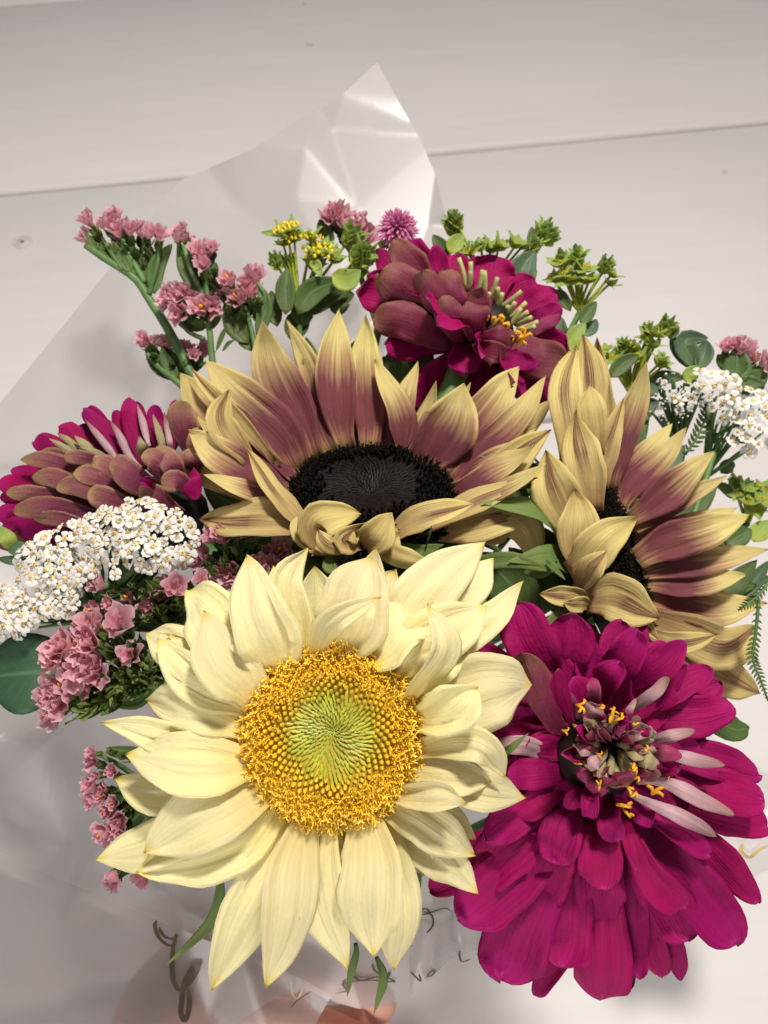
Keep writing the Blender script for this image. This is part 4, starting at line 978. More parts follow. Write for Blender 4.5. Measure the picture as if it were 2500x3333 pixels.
# ---- zinnia, left
DL = .292; kL = conv(0, 1250, .4822); cl_ = kL(1000, 640)
CL = P(*kL(1020, 620), DL+.004); AXL = nrm(V(-.25, .9, .2))
root = thing('zinnia', CL, 'zinnia with layered tan mauve petal undersides and magenta tips, behind the white yarrow', 'zinnia', 'zinnias in the bouquet')
LP = [ # (crop 0,1250 @ .4822) top row, inner faces magenta
 (960, 560, 878, 88, 110, (8, 10, 10), dict(m=(890, 300))), (930, 560, 770, 178, 105, (8, 12, 14), dict(m=(850, 350))), (820, 540, 560, 172, 115, (6, 8, 8), dict(m=(710, 330))),
 (760, 540, 545, 272, 100, (8, 12, 14), {}), (640, 540, 395, 290, 130, (4, 4, 4), dict(m=(510, 360))), (560, 540, 225, 390, 130, (2, 2, 2), dict(m=(380, 430))),
 (1060, 520, 1050, 140, 100, (8, 12, 14), {}), (1160, 500, 1185, 105, 110, (10, 14, 14), {}), (1000, 540, 960, 200, 100, (10, 16, 18), {}), (880, 560, 700, 240, 100, (10, 15, 18), {}),
 # pale strips
 (800, 520, 575, 240, 60, (4, 3, 3), dict(m=(690, 380), mats=[M['silver'], M['mag']])), (950, 560, 740, 240, 60, (4, 4, 6), dict(m=(830, 390), mats=[M['silver'], M['mag']])), (1010, 420, 925, 130, 55, (6, 7, 8), dict(mats=[M['silver'], M['mag']])),
 (1130, 480, 1030, 200, 60, (4, 5, 6), dict(mats=[M['olive_tube'], M['mag']])), (1150, 470, 1110, 190, 50, (5, 8, 9), dict(mats=[M['silver'], M['mag']])), (620, 520, 385, 330, 65, (1, 0, 0), dict(m=(480, 400), mats=[M['olive_tube'], M['mag']])),
 (560, 520, 330, 365, 60, (0, -2, -2), dict(mats=[M['olive_tube'], M['mag']])), (700, 520, 500, 345, 75, (0, -2, -2), dict(m=(590, 430), mats=[M['olive_tube'], M['mag']])), (760, 540, 520, 430, 80, (-2, -6, -6), dict(m=(640, 470), mats=[M['olive_tube'], M['mag']])),
 (970, 500, 940, 350, 75, (-4, -8, -8), dict(mats=[M['olive_tube'], M['mag']])),
 # outer rows, undersides
 (620, 620, 140, 510, 130, (-2, -6, -4), dict(m=(370, 530), flip=1, prof='ovate')), (560, 560, 260, 470, 110, (0, -2, 0), dict(flip=1, prof='ovate', m=(400, 485))), (760, 600, 430, 490, 110, (-4, -8, -8), dict(flip=1, prof='ovate', m=(580, 500))),
 (800, 700, 490, 610, 150, (-8, -14, -12), dict(m=(640, 620), flip=1, prof='ovate')), (660, 720, 215, 630, 140, (-6, -10, -6), dict(m=(420, 650), flip=1, prof='ovate')), (800, 780, 380, 700, 150, (-8, -14, -10), dict(m=(580, 700), flip=1, prof='ovate')),
 (920, 690, 620, 530, 150, (-8, -12, -12), dict(m=(740, 560), flip=1, prof='ovate')), (980, 700, 735, 540, 200, (-12, -20, -18), dict(m=(850, 590), flip=1, prof='ovate')), (1140, 650, 950, 490, 200, (-12, -22, -22), dict(m=(1060, 520), flip=1, prof='ovate', cup=-.7)),
 (1140, 640, 1060, 420, 150, (-10, -20, -20), dict(flip=1, prof='ovate')), (500, 780, 45, 735, 120, (-4, -8, -4), dict(m=(260, 740), flip=1, prof='ovate')), (640, 880, 95, 860, 160, (-8, -12, -6), dict(m=(330, 830), flip=1, prof='ovate')),
 (880, 860, 590, 740, 170, (-12, -18, -16), dict(m=(730, 770), flip=1, prof='ovate')), (620, 940, 225, 905, 110, (-10, -14, -10), dict(m=(420, 910), flip=1, prof='ovate')), (1100, 830, 940, 760, 170, (-14, -22, -22), dict(m=(1050, 750), flip=1, prof='ovate')),
 (1080, 700, 945, 650, 90, (-14, -24, -26), dict(cup=1.8)), (1180, 720, 1095, 700, 160, (-12, -22, -22), dict(m=(1190, 650), flip=1, prof='ovate')), (1160, 600, 1330, 780, 190, (-10, -18, -14), dict(m=(1270, 650), flip=1, prof='ovate')),
 (1180, 480, 1230, 112, 200, (0, -6, -6), dict(m=(1230, 280), flip=1, prof='ovate')), (1200, 500, 1330, 290, 160, (-2, -8, -8), dict(flip=1, prof='ovate')), (1180, 560, 1290, 430, 170, (-6, -14, -14), dict(flip=1, prof='ovate')), (1180, 400, 1150, 200, 70, (0, -4, -4), dict(flip=1, prof='ovate')),
 # magenta tips behind
 (420, 640, 70, 580, 100, (4, 4, 4), {}), (460, 740, -20, 680, 130, (2, 2, 4), dict(m=(200, 690))), (400, 800, 0, 760, 130, (4, 6, 8), {}), (500, 900, -30, 880, 170, (2, 4, 8), {}), (460, 960, 25, 985, 170, (-2, -2, 2), dict(m=(230, 950))),
 (500, 1000, -40, 1060, 200, (4, 6, 10), {}), (420, 1000, 60, 1050, 90, (0, 0, 2), dict(flip=1)), (1000, 900, 1270, 960, 160, (0, -2, -4), dict(m=(1160, 920))), (560, 980, 380, 1000, 240, (6, 8, 10), {}), (900, 900, 700, 960, 300, (4, 4, 4), dict(mats=[M['mauve'], M['mag']])), (1100, 860, 1100, 1040, 260, (2, 2, 4), dict(mats=[M['mauve'], M['mag']])),
]
LP = [(a+(140 if kw.get('prof') else 0), b+(50 if kw.get('prof') else 0), c, d, e*(.86 if kw.get('prof') else 1), None, dict({**kw, 'd': dd}, **({'prof': random.choice(('ovate', 'zin2', 'zin2')), 'cup': random.uniform(-.2, .2), 'tipcurl': .7, 'wave': .04} if kw.get('prof') and 'cup' not in kw else {}))) for a, b, c, d, e, dd, kw in [(a, b, c, d, e, dd, dict(kw)) for a, b, c, d, e, dd, kw in LP]]
LP = [(a, b, c, d, e*(.85 if 'mats' in kw else 1), f, dict(kw, prof='sun', cup=-1.0) if 'mats' in kw and kw['mats'][0] in (M['silver'], M['olive_tube']) else kw) for a, b, c, d, e, f, kw in LP]
rl = random.Random(5)
LP += [(a+rl.uniform(-20, 20), b+rl.uniform(-10, 30), c+rl.uniform(15, 50), d+rl.uniform(-35, 35), e*.9, None, {**kw, 'm': None, 'd': tuple(x+3.5 for x in kw['d'])}) for a, b, c, d, e, _, kw in LP if 'mats' not in kw and not kw.get('flip')]
ring_flower(root, LP, kL, CL, cl_, 0, DL, {}, [M['mag'], M['tan']], 'zin', None, wide=1.15, cup=-.3, wave=.09, ridge=.05, notch=.0, nu=12, nv=7)
zin_core(root, P(*kL(1060, 700), DL+.004), AXL, .017)
zin_core(root, P(*kL(800, 760), DL+.006), AXL, .014)
zin_core(root, P(*kL(560, 800), DL+.008), AXL, .010)
stem_to_grip(root, P(*kL(1100, 800), DL+.006), .005)

# ---- fluffy pink head at the top
p0 = P(*kT(405, 185), .356)
root = thing('globe_flower', p0, 'small bright pink fluffy flower head peeking out behind the top zinnia', 'flower')
for i in range(170):
    z = 1-2*(i+.5)/170; a = i*2.399; r_ = math.sqrt(1-z*z); d_ = np.array((r_*math.cos(a), r_*math.sin(a), z))
    if d_.dot(nrm(C0-p0)) < -.5: continue
    d_ = d_*np.array([random.uniform(.85, 1.1) for _ in range(3)]); R_ = .0105
    petal(root, [p0+d_*R_*.3, p0+d_*R_*.7+V(0, .0004, 0), p0+d_*R_*1.05], .0020, [M['hotpink'], M['hotpink']], 'sun', nu=5, nv=2, cup=.8)
stem_to_grip(root, p0-V(0, .006, .002), .002)

# ------------------------------------------------------------------ statice
def statice_mesh(seed):
    r = random.Random(seed); vs = []; fs = []; uv = []; sd = 30; rings = 7; ph = r.uniform(0, 6)
    tilt = [r.uniform(-.25, .25) for _ in range(4)]
    for i in range(rings+1):
        t = i/rings; rad = .12+.60*t**.9
        for k in range(sd):
            a = 2*PI*k/sd
            pl = 1+.15*t*math.sin(5*a+ph)+.06*t*math.sin(11*a+ph*2)+.03*t*r.uniform(-1, 1)
            z = 1.05*t-.15*t*t+.10*t*t*math.sin(8*a+ph)+.07*t*t*math.sin(13*a-ph)+.22*t*t*math.sin(2*a+ph*3)+.02*t*r.uniform(-1, 1)
            vs.append((rad*pl*math.cos(a)+tilt[0]*t*t, rad*pl*math.sin(a)+tilt[1]*t*t, z)); uv.append((t, k/sd))
    for i in range(rings):
        for k in range(sd): fs.append((i*sd+k, i*sd+(k+1) % sd, (i+1)*sd+(k+1) % sd, (i+1)*sd+k))
    mi = [0]*len(fs)
    # inner ruffle
    o = len(vs)
    for i in range(5):
        t = i/4; rad = .07+.34*t
        for k in range(20):
            a = 2*PI*k/20; vs.append((rad*(1+.3*math.sin(5*a-ph)*t)*math.cos(a), rad*(1+.3*math.sin(5*a-ph)*t)*math.sin(a), .35+.75*t+.12*t*math.sin(7*a+ph)+.05*r.uniform(-1, 1))); uv.append((.2+.6*t, k/20))
    for i in range(4):
        for k in range(20): fs.append((o+i*20+k, o+i*20+(k+1) % 20, o+(i+1)*20+(k+1) % 20, o+(i+1)*20+k)); mi.append(0)
    if seed % 5 == 0:
        v, f = tube_geo(np.array([(0, 0, .5), (.02, 0, .85), (.03, .02, 1.08)]), [.10, .12, .07], 6); o = len(vs); vs += [tuple(x) for x in v]; uv += [(.5, .5)]*len(v); fs += [tuple(i+o for i in q) for q in f]; mi += [1]*len(f)
    return mesh('floret', vs, fs, [M['pink'], M['gold']], mi, uv)
ST = [statice_mesh(k) for k in range(9)]
def blade_geo(L, w, ang, tilt, bend):
    vs = []; fs = []; n = 5; prof = (.5, .95, 1.0, .7, .35, .02)
    for i in range(n+1):
        t = i/n; z = L*t*math.cos(tilt+bend*t); x = L*t*math.sin(tilt+bend*t)
        for s, dz in ((-1, 0), (0, -.25*w), (1, 0)):
            vs.append((x+dz, s*w*prof[i]*.5, z))
    for i in range(n):
        for k in range(2): fs.append((i*3+k, i*3+k+1, (i+1)*3+k+1, (i+1)*3+k))
    c, s = math.cos(ang), math.sin(ang); v = np.array(vs); v = v @ np.array(((c, -s, 0), (s, c, 0), (0, 0, 1))).T
    return v, fs
def calyx_mesh(seed):
    r = random.Random(100+seed); vs = []; fs = []
    for k in range(9):
        v, f = blade_geo(r.uniform(.7, 1.25), r.uniform(.32, .62), r.uniform(0, 6.28), r.uniform(.2, .8), r.uniform(-.9, .1)); v = v+np.array((0, 0, -.95))
        o = len(vs); vs += [tuple(x) for x in v]; fs += [tuple(i+o for i in q) for q in f]
    return mesh('calyx', vs, fs, [M['bract_green']])
CX = [calyx_mesh(k) for k in range(5)]
def statice(label, k, florets, origin, depth, size, stems, leaves=(), dspread=.012, up=.55, extra_calyx=(), grip=True, seed=1):
    rr = random.Random(seed); og = P(*k(*origin), depth+.01)
    root = thing('statice_sprig', og, label, 'statice', 'pink statice sprigs')
    s = k(1, 0)[0]-k(0, 0)[0]
    items = [(x, y, 1) for x, y in florets]+[(x, y, 0) for x, y in extra_calyx]
    for i, (x, y, fl) in enumerate(items):
        dd = depth+rr.uniform(-dspread, dspread)*.5
        p_ = P(*k(x, y), dd)
        dv = nrm(p_-og+V(0, 0, .2*np.linalg.norm(p_-og)+.004))+V(rr.uniform(-.3, .3), rr.uniform(-.2, .3), up*rr.uniform(.5, 1.3)); dv = nrm(dv)
        sz = px(size*s, dd)*rr.uniform(.75, 1.2)
        if fl: link('floret', ST[rr.randrange(len(ST))], root, p_-dv*sz*.6, basis(dv, rr.uniform(0, 6)), (sz*rr.uniform(.85, 1.15), sz*rr.uniform(.85, 1.15), sz))
        link('calyx', CX[rr.randrange(len(CX))], root, p_-dv*sz*(.5 if fl else 0), basis(dv, rr.uniform(0, 6)), sz*(1.15 if fl else 1.25))
        if fl and i % 2 == 0: tube('stalk', [p_-dv*sz*1.1, (p_-dv*sz*1.2)*.55+og*.45+V(0, 0, -.002), og], .0008, .0012, M['stem'], root, 6, 5)
    for st, r0 in stems:
        tube('stem', [P(*k(a, b), c) for a, b, c in st], r0*.6, r0, M['stem'], root, 18, 7)
    for b, m_, t, w, d in leaves:
        petal(root, [P(*k(*q), d) for q in (b, m_, t)], px(w*s, d), [M['leaf'], M['leaf']], 'leaf', cup=.5, nu=10, nv=5, name='leaf')
    return root
k2_ = conv(200, 600, .663)
DS = .345
statice('pink statice sprig with a row of blooms leaning out over the wrap edge', k2_, [(125, 172), (230, 195), (270, 225), (255, 160), (300, 205), (335, 215), (380, 212), (400, 240), (480, 248), (430, 235), (115, 262), (200, 190), (280, 250)], (410, 520), DS, 62,
        [([(120, 300, DS), (230, 375, DS), (360, 460, DS+.002), (430, 560, DS+.003), (530, 720, DS+.004), (640, 940, DS+.002), (760, 1200, .345)], .0026), ([(300, 270, DS), (330, 340, DS), (410, 480, DS+.002)], .0014), ([(480, 300, DS), (470, 400, DS), (430, 540, DS+.002)], .0014), ([(200, 260, DS), (240, 330, DS), (300, 420, DS)], .0012)],
        [((455, 540), (470, 400), (545, 290), 90, DS+.002), ((340, 430), (300, 370), (240, 300), 70, DS), ((420, 500), (390, 400), (350, 300), 90, DS+.003), ((400, 480), (430, 380), (440, 300), 80, DS+.004), ((250, 380), (180, 330), (110, 230), 50, DS), ((360, 450), (330, 360), (280, 290), 70, DS+.001)], up=.25, extra_calyx=[(150, 250), (240, 290), (300, 300), (360, 310), (430, 310), (180, 310), (290, 340), (390, 360)], seed=2)
statice('short pink statice sprig low behind the middle sunflower, beside the wrap', k2_, [(405, 768), (440, 780), (480, 772), (520, 775), (610, 800), (690, 812), (650, 830)], (560, 960), .35, 55,
        [([(420, 830, .35), (480, 900, .35), (600, 1000, .345), (760, 1200, .345)], .0018), ([(610, 830, .352), (630, 900, .352), (640, 1000, .35)], .0012)],
        [((560, 960), (470, 890), (410, 800), 70, .352), ((570, 960), (520, 880), (490, 800), 70, .35), ((600, 1000), (560, 900), (550, 820), 60, .352), ((560, 980), (650, 900), (700, 840), 60, .354)], up=.25, extra_calyx=[(440, 840), (500, 850), (540, 880), (460, 880), (610, 870), (680, 870)], seed=3)
statice('pink statice sprig on a thin straight stem beside the leaning sprig', k2_, [(585, 225), (600, 262), (570, 250), (640, 280), (690, 360), (725, 330), (745, 305), (670, 330), (700, 390), (510, 580), (560, 545), (600, 530), (640, 550), (575, 630), (690, 602), (740, 595), (620, 512), (520, 560)], (690, 560), .34, 62,
        [([(600, 300, .34), (640, 430, .34), (700, 560, .342), (725, 700, .343), (745, 900, .343), (800, 1150, .34)], .0018), ([(720, 400, .338), (715, 500, .34), (715, 620, .342)], .0014), ([(560, 640, .342), (620, 720, .343), (700, 760, .343)], .0012)],
        [((690, 580), (610, 430), (570, 290), 70, .343), ((720, 600), (740, 480), (760, 380), 80, .342), ((720, 700), (620, 680), (530, 620), 80, .346), ((720, 720), (760, 640), (770, 580), 60, .345), ((760, 820), (790, 740), (815, 690), 26, .34), ((790, 820), (820, 780), (850, 765), 20, .34)], up=.35, extra_calyx=[(600, 320), (640, 360), (720, 440), (760, 420), (690, 450), (560, 660), (620, 640), (700, 650), (660, 620), (740, 500)], seed=4)
statice('pink statice sprig with few blooms just left of the yellow umbels', k2_, [(800, 500), (822, 468), (900, 470), (945, 442), (892, 555), (860, 560), (920, 530), (780, 520)], (900, 720), .342, 66,
        [([(900, 600, .342), (930, 700, .344), (960, 850, .344), (1000, 1100, .34)], .0016), ([(960, 480, .342), (1000, 560, .343), (960, 700, .344)], .0013)],
        [((960, 760), (1000, 600), (970, 490), 80, .343), ((920, 780), (850, 680), (800, 580), 120, .346), ((940, 820), (890, 720), (880, 620), 100, .347), ((950, 700), (1010, 640), (1050, 640), 70, .345)], up=.35, extra_calyx=[(840, 560), (930, 580), (980, 560), (820, 600), (900, 620), (960, 620), (1000, 620), (870, 660)], seed=5)
k6 = conv(0, 1250, .6028)
statice('dense pink statice sprig beside the big round leaf', k6, [(430, 1345), (485, 1300), (400, 1375), (300, 1440), (335, 1410), (440, 1430), (400, 1500), (430, 1540), (500, 1520), (520, 1580), (300, 1640), (320, 1700), (290, 1770), (455, 1630), (260, 1700), (360, 1620), (630, 1300), (700, 1470), (480, 1400), (280, 1500)], (760, 1640), .252, 108,
        [([(700, 1600, .256), (900, 1640, .265), (1400, 1900, .285)], .003)], [((820, 1640), (720, 1700), (560, 1720), 120, .262), ((820, 1600), (860, 1480), (800, 1380), 110, .26), ((760, 1600), (600, 1680), (420, 1790), 110, .258)], up=.5, dspread=.008,
        extra_calyx=[(640, 1380), (560, 1440), (580, 1620), (650, 1560), (720, 1560), (780, 1560), (600, 1700), (680, 1680), (760, 1650), (820, 1600), (520, 1680), (440, 1720), (480, 1750), (560, 1750), (800, 1480), (620, 1480), (700, 1400), (760, 1390), (840, 1520), (420, 1780), (640, 1640)], seed=6)
statice('pink statice sprig wedged between the yarrow and the pale sunflower', k6, [(530, 1080), (590, 1185), (520, 1235), (560, 1215), (900, 1085), (940, 1100), (870, 1150), (800, 1210), (1080, 1062), (690, 1160), (500, 1220)], (900, 1330), .268, 78,
        [([(880, 1250, .272), (1000, 1400, .28), (1300, 1800, .295)], .0022)], [((900, 1300), (800, 1120), (700, 1000), 160, .280), ((950, 1300), (1000, 1150), (1010, 1040), 130, .28), ((860, 1320), (680, 1270), (560, 1240), 110, .278), ((700, 1050), (660, 980), (700, 900), 70, .272)], up=.6,
        extra_calyx=[(640, 1120), (700, 1080), (760, 1120), (820, 1080), (860, 1200), (900, 1210), (940, 1180), (980, 1160), (640, 1220), (720, 1230), (780, 1270), (580, 1120), (820, 1150), (920, 1260), (960, 1240), (1040, 1120), (700, 1300), (640, 1290), (560, 1300)], seed=7)
statice('coral pink statice sprig tucked under the middle sunflower', k6, [(1180, 800), (1220, 830), (1250, 790), (1300, 810), (1140, 830), (1090, 930), (1060, 960), (1110, 970), (1450, 895), (1480, 970), (1380, 965), (1410, 1010), (1190, 1010), (1250, 1060), (1240, 1010), (1500, 900)], (1320, 1080), .272, 78,
        [([(1280, 980, .275), (1340, 1150, .285), (1450, 1500, .30)], .0022)], [((1300, 1080), (1200, 980), (1150, 900), 120, .282), ((1320, 1100), (1380, 1000), (1420, 930), 120, .282), ((1280, 1120), (1150, 1080), (1040, 1010), 110, .283)], up=.6,
        extra_calyx=[(1180, 900), (1230, 920), (1280, 940), (1320, 900), (1350, 930), (1250, 970), (1300, 1000), (1150, 960), (1340, 1000), (1200, 950), (1130, 1010), (1280, 1050), (1400, 880)], seed=8)
k8 = conv(0, 1950, .4295)
statice('pink statice sprig poking out below the round leaf, against the wrap', k8, [(690, 1170), (700, 1230), (845, 1310), (720, 1345), (680, 1420), (780, 1450), (700, 1530), (760, 1500), (860, 1540), (800, 1600), (860, 1620), (900, 1680), (780, 1770), (870, 1770), (830, 1840), (930, 1790), (840, 2110), (860, 2160), (1050, 2090), (1080, 2130)], (1200, 1500), .250, 96,
        [([(900, 1500, .256), (1200, 1520, .262), (1900, 1600, .29)], .0028), ([(940, 2080, .258), (1200, 1900, .262), (1600, 1700, .28)], .002)], [((1300, 1560), (1100, 1560), (960, 1560), 150, .264), ((1300, 1600), (1100, 1680), (960, 1740), 130, .265), ((1150, 1180), (960, 1150), (800, 1130), 80, .262)], up=.35, dspread=.006,
        extra_calyx=[(830, 1150), (900, 1180), (960, 1190), (1000, 1480), (1060, 1540), (1100, 1480), (980, 1580), (960, 1640), (1140, 1560), (920, 1440), (1000, 1400), (930, 2080), (900, 1390)], seed=9)
statice('blurred pink statice tips behind the lime foliage at the very top', kT, [(60, 90), (90, 130), (40, 110), (180, 140), (210, 180), (240, 220), (160, 170), (120, 150), (100, 100)], (170, 330), .37, 90,
        [([(120, 200, .372), (170, 330, .37), (300, 700, .36)], .0018)], [((60, 260), (10, 170), (30, 90), 90, .374)], up=.3, extra_calyx=[(90, 190), (150, 230), (200, 260)], seed=10)
statice('pink statice sprig cut off by the picture edge above the small yarrow', kR, [(1130, 215), (1180, 200), (1225, 215), (1250, 245), (1290, 280), (1350, 300), (1390, 330), (1200, 240)], (1230, 480), .36, 70,
        [([(1230, 290, .362), (1210, 400, .362), (1100, 700, .355), (900, 1300, .34)], .0016)], [((1180, 380), (1110, 300), (1080, 260), 70, .362), ((1180, 430), (1190, 320), (1190, 220), 160, .358), ((1180, 440), (1290, 400), (1360, 360), 130, .356), ((1150, 420), (1280, 440), (1300, 490), 120, .357)], up=.3, extra_calyx=[(1260, 320), (1310, 330)], seed=11)

# ------------------------------------------------------------------ yarrow
def yarrow_mesh(seed):
    r = random.Random(seed); vs = []; fs = []; mi = []
    n = r.choice((4, 5, 5, 5))
    for k in range(n):
        a = 2*PI*(k+r.uniform(-.12, .12))/n; L = r.uniform(.85, 1.08); w = r.uniform(.40, .50); o = len(vs)
        lift = r.uniform(.05, .3); ca, sa = math.cos(a), math.sin(a)
        row = [(.22, .14, .12), (.5, .8, .24), (.8, 1.0, .20), (.97, .62, .08)]
        for x, ww, z in row:
            for s in (-1, 0, 1):
                lx, ly, lz = x*L*(1.03 if s == 0 and x < .95 else 1), s*w*ww, z+lift*x-.10*abs(s)*(ww)
                vs.append((lx*ca-ly*sa, lx*sa+ly*ca, lz))
        for i in range(3):
            for j in range(2): fs.append((o+i*3+j, o+(i+1)*3+j, o+(i+1)*3+j+1, o+i*3+j+1)); mi.append(0)
    o = len(vs); sd = 8
    for rad, z in ((.30, .05), (.30, .24), (.18, .34), (.02, .36)):
        for k in range(sd): a = 2*PI*k/sd; vs.append((rad*math.cos(a), rad*math.sin(a), z))
    for i in range(3):
        for k in range(sd): fs.append((o+i*sd+k, o+i*sd+(k+1) % sd, o+(i+1)*sd+(k+1) % sd, o+(i+1)*sd+k)); mi.append(1)
    for q in range(9):
        a = r.uniform(0, 6.28); rr = r.uniform(.05, .30); x, y = rr*math.cos(a), rr*math.sin(a); s = r.uniform(.06, .10); o = len(vs); h = r.uniform(.42, .62)
        vs += [(x-s, y-s, .2), (x+s, y-s, .2), (x+s, y+s, .2), (x-s, y+s, .2), (x-s*.8, y-s*.8, h), (x+s*.8, y-s*.8, h), (x+s*.8, y+s*.8, h), (x-s*.8, y+s*.8, h)]
        mm = r.choice((1, 1, 1, 1, 1, 2, 3))
        for f in ((4, 5, 6, 7), (0, 1, 5, 4), (1, 2, 6, 5), (2, 3, 7, 6), (3, 0, 4, 7)): fs.append(tuple(i+o for i in f)); mi.append(mm)
    return mesh('floret', vs, fs, [M['white'], M['creamdot'], M['gold'], M['brown']], mi)
YM = [yarrow_mesh(k) for k in range(8)]
def yarrow(label, domes, singles, base, depth, fpx, minsp, seed, budmode=False, scale_in=1.0):
    rr = random.Random(seed); root = thing('yarrow_head', P(*base, depth+.02), label, 'yarrow', 'white yarrow heads')
    og = P(*base, depth+.02); pts = []
    for cx, cy_, rx, ry, an, lift in domes:
        tries = 0; ca, sa = math.cos(an), math.sin(an)
        while tries < 5000:
            tries += 1
            a = rr.uniform(0, 6.28); q = math.sqrt(rr.random()); ex, ey = rx*q*math.cos(a), ry*q*math.sin(a)
            x, y = cx+ex*ca-ey*sa, cy_+ex*sa+ey*ca
            if any((x-u)**2+((y-v)*1.15)**2 < minsp**2 for u, v, *_ in pts): continue
            h = math.sqrt(max(0, 1-q*q*.92)); nx, ny = (x-cx)/rx*.45, -(y-cy_)/ry*.45
            pts.append((x, y, depth-lift*h+rr.uniform(-.0008, .0008), V(nx, ny+.25, h*.9+.25)))
    for x, y in singles: pts.append((x, y, depth-.002, V(rr.uniform(-.4, .4), rr.uniform(-.6, .2), 1)))
    for i, (x, y, d, nv) in enumerate(pts):
        p_ = P(x, y, d); nn = nrm(nrm(nv)+np.array([rr.uniform(-.45, .45) for _ in range(3)]))
        link('floret', YM[rr.randrange(8)], root, p_, basis(nn, rr.uniform(0, 6)), px(fpx*.53*rr.uniform(.68, 1.2)*scale_in, d))
        if i % 3 == 0: tube('stalk', [p_-nn*.0004, p_*.6+og*.4-nn*.003, og], .0005, .0009, M['stem'], root, 5, 4)
    return root, og
yr, og = yarrow('large domed white yarrow head in front of the tan and magenta zinnia', [(490, 1745, 150, 108, .30, .006), (330, 1745, 110, 75, -.5, .006), (200, 1820, 150, 105, -.62, .006), (165, 1930, 90, 75, .2, .004), (40, 1985, 90, 80, -.6, .004)], [(378, 1870), (372, 1835), (182, 1990), (205, 1975), (108, 2015), (55, 2062)], (330, 2020), .268, 52, 28, 21)
for a, b in (((100, 2010), (.275)), ((250, 1900), .27), ((450, 1840), .268), ((150, 1950), .27), ((350, 1900), .268)): tube('branch', [P(*a, b), P(300, 1990, .283), og, P(600, 2250, .285), P(900, 2500, .30)], .0012, .002, M['stem'], yr, 12, 6)
yr, og = yarrow('loose white yarrow head cut off by the right picture edge', [(2330, 1245, 75, 30, .25, .005), (2420, 1310, 90, 50, .35, .008), (2460, 1400, 62, 75, 0, .008), (2340, 1300, 45, 40, 0, .004)], [(2350, 1360), (2380, 1440)], (2290, 1560), .34, 46, 33, 22)
for a in ((2330, 1290), (2400, 1380), (2450, 1440), (2300, 1320)): tube('branch', [P(*a, .342), P(2310, 1440, .35), og, P(2150, 1800, .35), P(1600, 2300, .34)], .001, .0018, M['stem'], yr, 12, 6)
yr, og = yarrow('small budding yarrow head with mostly closed white buds', [(2225, 1310, 32, 26, .1, .003)], [(2190, 1290), (2160, 1250), (2210, 1340), (2250, 1290)], (2210, 1450), .338, 40, 25, 23)
budm = None
vs, fs = bud_geo(1.4); budm = mesh('bud', vs, fs, [M['darkgreen'], M['white']], [0]*12+[1]*6)
rr = random.Random(4)
for i in range(64):
    a = rr.uniform(0, 6.28); q = math.sqrt(rr.random()); x, y = 2195+90*q*math.cos(a), 1300+78*q*math.sin(a); h = math.sqrt(1-q*q*.9)
    p_ = P(x, y, .343-.006*h); nn = nrm(V((x-2195)/90*.7, -(y-1300)/78*.7+.3, h+.3)); link('bud', budm, yr, p_, basis(nn), px(11*rr.uniform(.8, 1.3), .34))
    if i % 2 == 0: tube('stalk', [p_, p_*.6+og*.4, og], .0006, .001, M['stem'], yr, 5, 4)
tube('branch', [og, P(2140, 1700, .35), P(1500, 2300, .34)], .0016, .002, M['stem'], yr, 10, 6)

# ------------------------------------------------------------------ bupleurum (lime foliage)
def umbel_mesh(seed):
    r = random.Random(300+seed); vs = []; fs = []; mi = []
    for i in range(26):
        a = i*2.399; q = math.sqrt(i/26.); v, f = bud_geo(1.0); v = v*.20+np.array((q*.9*math.cos(a), q*.9*math.sin(a), .25*(1-q*q)+r.uniform(-.06, .06)))
        o = len(vs); vs += [tuple(x) for x in v]; fs += [tuple(j+o for j in p_) for p_ in f]; mi += [0]*len(f)
    return mesh('umbel', vs, fs, [M['umbel']])
UM = [umbel_mesh(k) for k in range(3)]
def star_mesh(seed, n, up):
    r = random.Random(400+seed); vs = []; fs = []; uv = []
    for k in range(n):
        v, f = blade_geo(1.0*r.uniform(.8, 1.15), r.uniform(.55, .8), 2*PI*k/n+r.uniform(-.25, .25), up+r.uniform(-.2, .2), r.uniform(-.2, .4)); o = len(vs)
        vs += [tuple(x) for x in v]; fs += [tuple(j+o for j in p_) for p_ in f]; uv += [(i//3/5, (i % 3)/2) for i in range(len(v))]
    return mesh('bract_star', vs, fs, [M['lime']], None, uv)
SS = [star_mesh(k, 6+k % 2, (.95, .6, .8, 1.1)[k]) for k in range(4)]; SP = [star_mesh(10+k, 9, .45) for k in range(3)]
